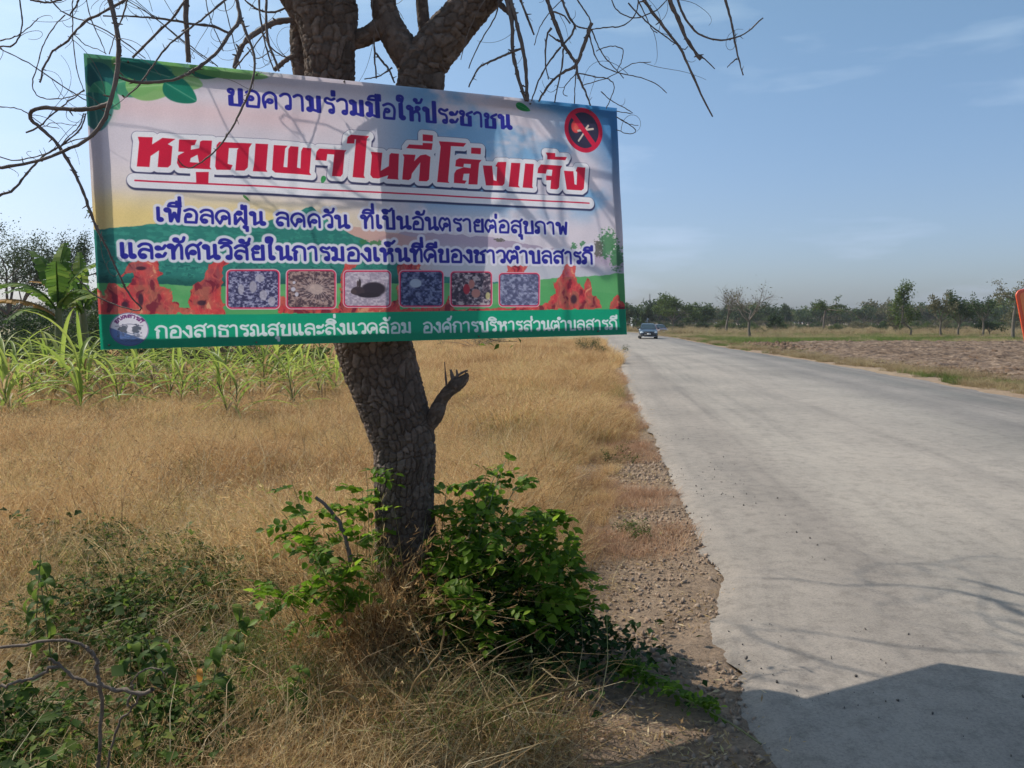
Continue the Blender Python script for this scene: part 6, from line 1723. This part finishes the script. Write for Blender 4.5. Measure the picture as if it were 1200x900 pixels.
def loft(secs, mat, name, parent, smooth=True, cap=True):
    V = np.array([p for s in secs for p in s]); m_ = len(secs[0]); Fq = []
    for a in range(len(secs) - 1):
        for b_ in range(m_): Fq.append((a * m_ + b_, a * m_ + (b_ + 1) % m_, (a + 1) * m_ + (b_ + 1) % m_, (a + 1) * m_ + b_))
    if cap: Fq += [tuple(range(m_)), tuple(reversed(range(len(V) - m_, len(V))))]
    o = mesh_obj(name, V, Fq, mat, parent, smooth)
    if smooth:
        md = o.modifiers.new('bevel', 'BEVEL'); md.width = .03; md.segments = 2; md.limit_method = 'ANGLE'; md.angle_limit = R(30)
        try:
            o.data.set_sharp_from_angle(angle=R(50))
        except Exception: pass
    return o
def make_car(label, loc, rz, paintm):
    r_ = thing('parked_car' if 'parked' in label else 'oncoming_car', label, 'car', loc, rz)
    st = [(-2.10, .62, .34, .60, .54), (-2.02, .76, .22, .70, .62), (-1.75, .83, .20, .78, .72), (-1.2, .86, .19, .88, .80), (-.95, .86, .19, .93, .84), (0, .87, .19, .95, .86), (1.2, .87, .19, .97, .87), (1.85, .84, .22, .98, .86), (2.05, .74, .30, .90, .80), (2.10, .66, .36, .74, .6)]
    secs = []
    for y_, w_, zb, zt, zs in st:
        secs.append([(-w_ * .92, y_, zb), (-w_, y_, zb + .08), (-w_ * 1.0, y_, zs - .16), (-w_ * .97, y_, zs - .03), (-w_ * .86, y_, zt - .015), (-w_ * .4, y_, zt + .012), (w_ * .4, y_, zt + .012), (w_ * .86, y_, zt - .015), (w_ * .97, y_, zs - .03), (w_, y_, zs - .16), (w_, y_, zb + .08), (w_ * .92, y_, zb)])
    loft(secs, paintm, 'body', r_)
    cs = [(-1.02, .78, .74, .90, .92), (-.28, .74, .60, .91, 1.40), (.10, .745, .59, .91, 1.455), (1.0, .745, .58, .92, 1.44), (1.45, .74, .56, .92, 1.38), (2.0, .72, .66, .94, .98)]
    loft([[(-a, y_, z0), (-b_, y_, z1 - .03), (-b_ * .8, y_, z1), (b_ * .8, y_, z1), (b_, y_, z1 - .03), (a, y_, z0)] for y_, a, b_, z0, z1 in cs], paintm, 'cabin', r_)
    def panel(nm, q, mat, off):
        q = np.array(q); nn = np.cross(q[1] - q[0], q[-1] - q[0]); nn /= np.linalg.norm(nn); V = np.vstack([q + nn * off, q + nn * (off - .02)]); k = len(q)
        Fq = [tuple(range(k)), tuple(reversed(range(k, 2 * k)))] + [(a, a + k, (a + 1) % k + k, (a + 1) % k) for a in range(k)]
        return mesh_obj(nm, V, Fq, mat, r_)
    panel('windscreen', [(-.68, -.955, .955), (.68, -.955, .955), (.545, -.32, 1.385), (-.545, -.32, 1.385)], M['glass'], .012)
    panel('rear_window', [(.58, 1.95, 1.03), (-.58, 1.95, 1.03), (-.48, 1.5, 1.35), (.48, 1.5, 1.35)], M['glass'], .012)
    for s in (-1, 1):
        for a, b_ in (((-.72, .14), (-.26, .12)), ((.2, .98), (.2, .95)), ((1.04, 1.62), (1.02, 1.40))):
            q = [(s * .757, a[0], .965), (s * .757, a[1], .965), (s * .618, b_[1], 1.36), (s * .618, b_[0], 1.36)]
            if s < 0: q = q[::-1]
            panel('side_window', q, M['glass'], .012)
        bm = bmesh.new(); bmesh.ops.create_uvsphere(bm, u_segments=14, v_segments=8, radius=1)
        me = bpy.data.meshes.new('headlight'); bm.to_mesh(me); bm.free(); me.materials.append(M['lamp']); me.polygons.foreach_set('use_smooth', [True] * len(me.polygons))
        o = bpy.data.objects.new('headlight', me); COL.objects.link(o); o.parent = r_; o.scale = (.19, .14, .085); o.location = (s * .60, -1.96, .62); o.rotation_euler = (.25, s * -.18, s * .35)
        A = Acc(); A.box((s * .95, -.80, 1.0), (.20, .10, .13)); o = A.obj('mirror', paintm, r_); md = o.modifiers.new('bevel', 'BEVEL'); md.width = .03; md.segments = 2
        for y_ in (-1.32, 1.28):
            wt_o = bpy.data.objects.new('wheel', None); COL.objects.link(wt_o); wt_o.parent = r_; wt_o.location = (s * .76, y_, .31)
            th = np.linspace(0, 2 * np.pi, 25)[:-1]
            prof = [(-.10, .19), (-.10, .28), (-.07, .31), (.07, .31), (.10, .28), (.10, .19)]
            V = np.array([(x_, r__ * math.cos(t), r__ * math.sin(t)) for x_, r__ in prof for t in th]); k = 24
            Fq = np.array([(a * k + b_, a * k + (b_ + 1) % k, (a + 1) * k + (b_ + 1) % k, (a + 1) * k + b_) for a in range(5) for b_ in range(k)])
            mesh_obj('tyre', V, Fq, M['tyre'], wt_o, True)
            A = Acc()
            for sp in range(5): A.box((s * .07, .095 * math.cos(sp * 1.257), .095 * math.sin(sp * 1.257)), (.03, .19, .05), (sp * 1.257, 0, 0))
            A.tube([(-.06, 0, 0), (.06, 0, 0)], [.19, .19], 20); A.obj('rim', M['rim'], wt_o)
        A = Acc(); A.box((s * .58, -2.075, .36), (.17, .05, .08)); A.obj('fog_lamp', M['blackp'], r_)
    A = Acc(); A.box((0, -2.10, .60), (.66, .05, .10)); A.obj('grille', M['blackp'], r_)
    A = Acc(); A.box((0, -2.105, .36), (.90, .06, .14)); A.obj('air_intake', M['blackp'], r_)
    A = Acc(); A.box((0, -2.145, .47), (.36, .02, .13)); A.obj('number_plate', M['plate'], r_)
    A = Acc(); A.tube([(-.05, -2.135, .62), (.05, -2.135, .62)], [.03, .03], 10); A.obj('badge', M['chrome'], r_)
    A = Acc(); A.box((0, -2.08, .24), (1.30, .08, .05)); A.obj('bumper_lip', M['chrome'], r_)
    for s in (-1, 1):
        A = Acc(); A.box((s * .62, 2.09, .78), (.22, .05, .14)); A.obj('tail_light', M['maroon'], r_)
    return r_
g = G(763.5, 398); make_car('dark blue car with headlights driving toward the camera', (g.x, g.y + 2.1, .055), -.12, M['navy'])
g = P(772.5, 385, 112); make_car('maroon car parked beyond the grass behind the oncoming car', (g.x, g.y, -.1), .12, M['maroon'])

# ------------------------------------------------------------------ orange board at the right edge
M['orange'] = plain('orange_plastic', (0.80, 0.085, 0.02), .35, 0, .6); M['orange2'] = plain('orange_reflective', (0.95, 0.24, 0.07), .4, 0, .3)
YS = 17.3; c0 = P(1189.5, 341, YS)
brd = thing('warning_board', 'tilted orange board with rounded corners on the right road verge', 'sign', (c0.x + .79, YS, -.1))
def rr(w_, h_, rad, y0, th, mat, name):
    pts = []
    for cx_, cy_, a0 in ((w_ / 2 - rad, h_ / 2 - rad, 0), (-w_ / 2 + rad, h_ / 2 - rad, 90), (-w_ / 2 + rad, -h_ / 2 + rad, 180), (w_ / 2 - rad, -h_ / 2 + rad, 270)):
        for a in range(0, 91, 15): pts.append((cx_ + rad * math.cos(R(a0 + a)), cy_ + rad * math.sin(R(a0 + a))))
    k = len(pts); V = [(x_, y0, z_) for x_, z_ in pts] + [(x_, y0 + th, z_) for x_, z_ in pts]
    Fq = [tuple(range(k)), tuple(reversed(range(k, 2 * k)))] + [(a, a + k, (a + 1) % k + k, (a + 1) % k) for a in range(k)]
    o = mesh_obj(name, V, Fq, mat, brd); o.location = (0, 0, c0.z - .476 + .1); o.rotation_euler = (0, -.24, 0)
    md = o.modifiers.new('bevel', 'BEVEL'); md.width = .012; md.segments = 2; md.limit_method = 'ANGLE'
    return o
rr(1.3, 1.3, .13, 0, .04, M['orange'], 'board'); rr(1.16, 1.16, .09, -.012, .008, M['orange2'], 'face')
for x_ in (-.35, .38):
    A = Acc(); A.tube([(x_, .075, -.2), (x_, .075, c0.z - .2)], [.03, .03], 12); A.obj('post', M['steel'], brd, True)
print('far', time.time() - T0)

# ------------------------------------------------------------------ air
def haze(d):
    A = Acc(); A.box((0, 0, 0), (1, 1, 1)); o = A.obj('haze', None); o.location = (0, 250, 12.5); o.scale = (2400, 1300, 31)
    m = bpy.data.materials.new('haze'); m.use_nodes = True; n = m.node_tree; n.nodes.remove(n.nodes['Principled BSDF'])
    v = N(n, 'ShaderNodeVolumePrincipled'); v.inputs['Color'].default_value = (.86, .92, 1, 1); v.inputs['Density'].default_value = d
    n.links.new(v.outputs[0], n.nodes['Material Output'].inputs['Volume']); o.data.materials.append(m); o['kind'] = 'stuff'; o['label'] = 'thin pale air haze over the fields'
HAZE = 0.00026
if HAZE: haze(HAZE)

print('done', time.time() - T0)
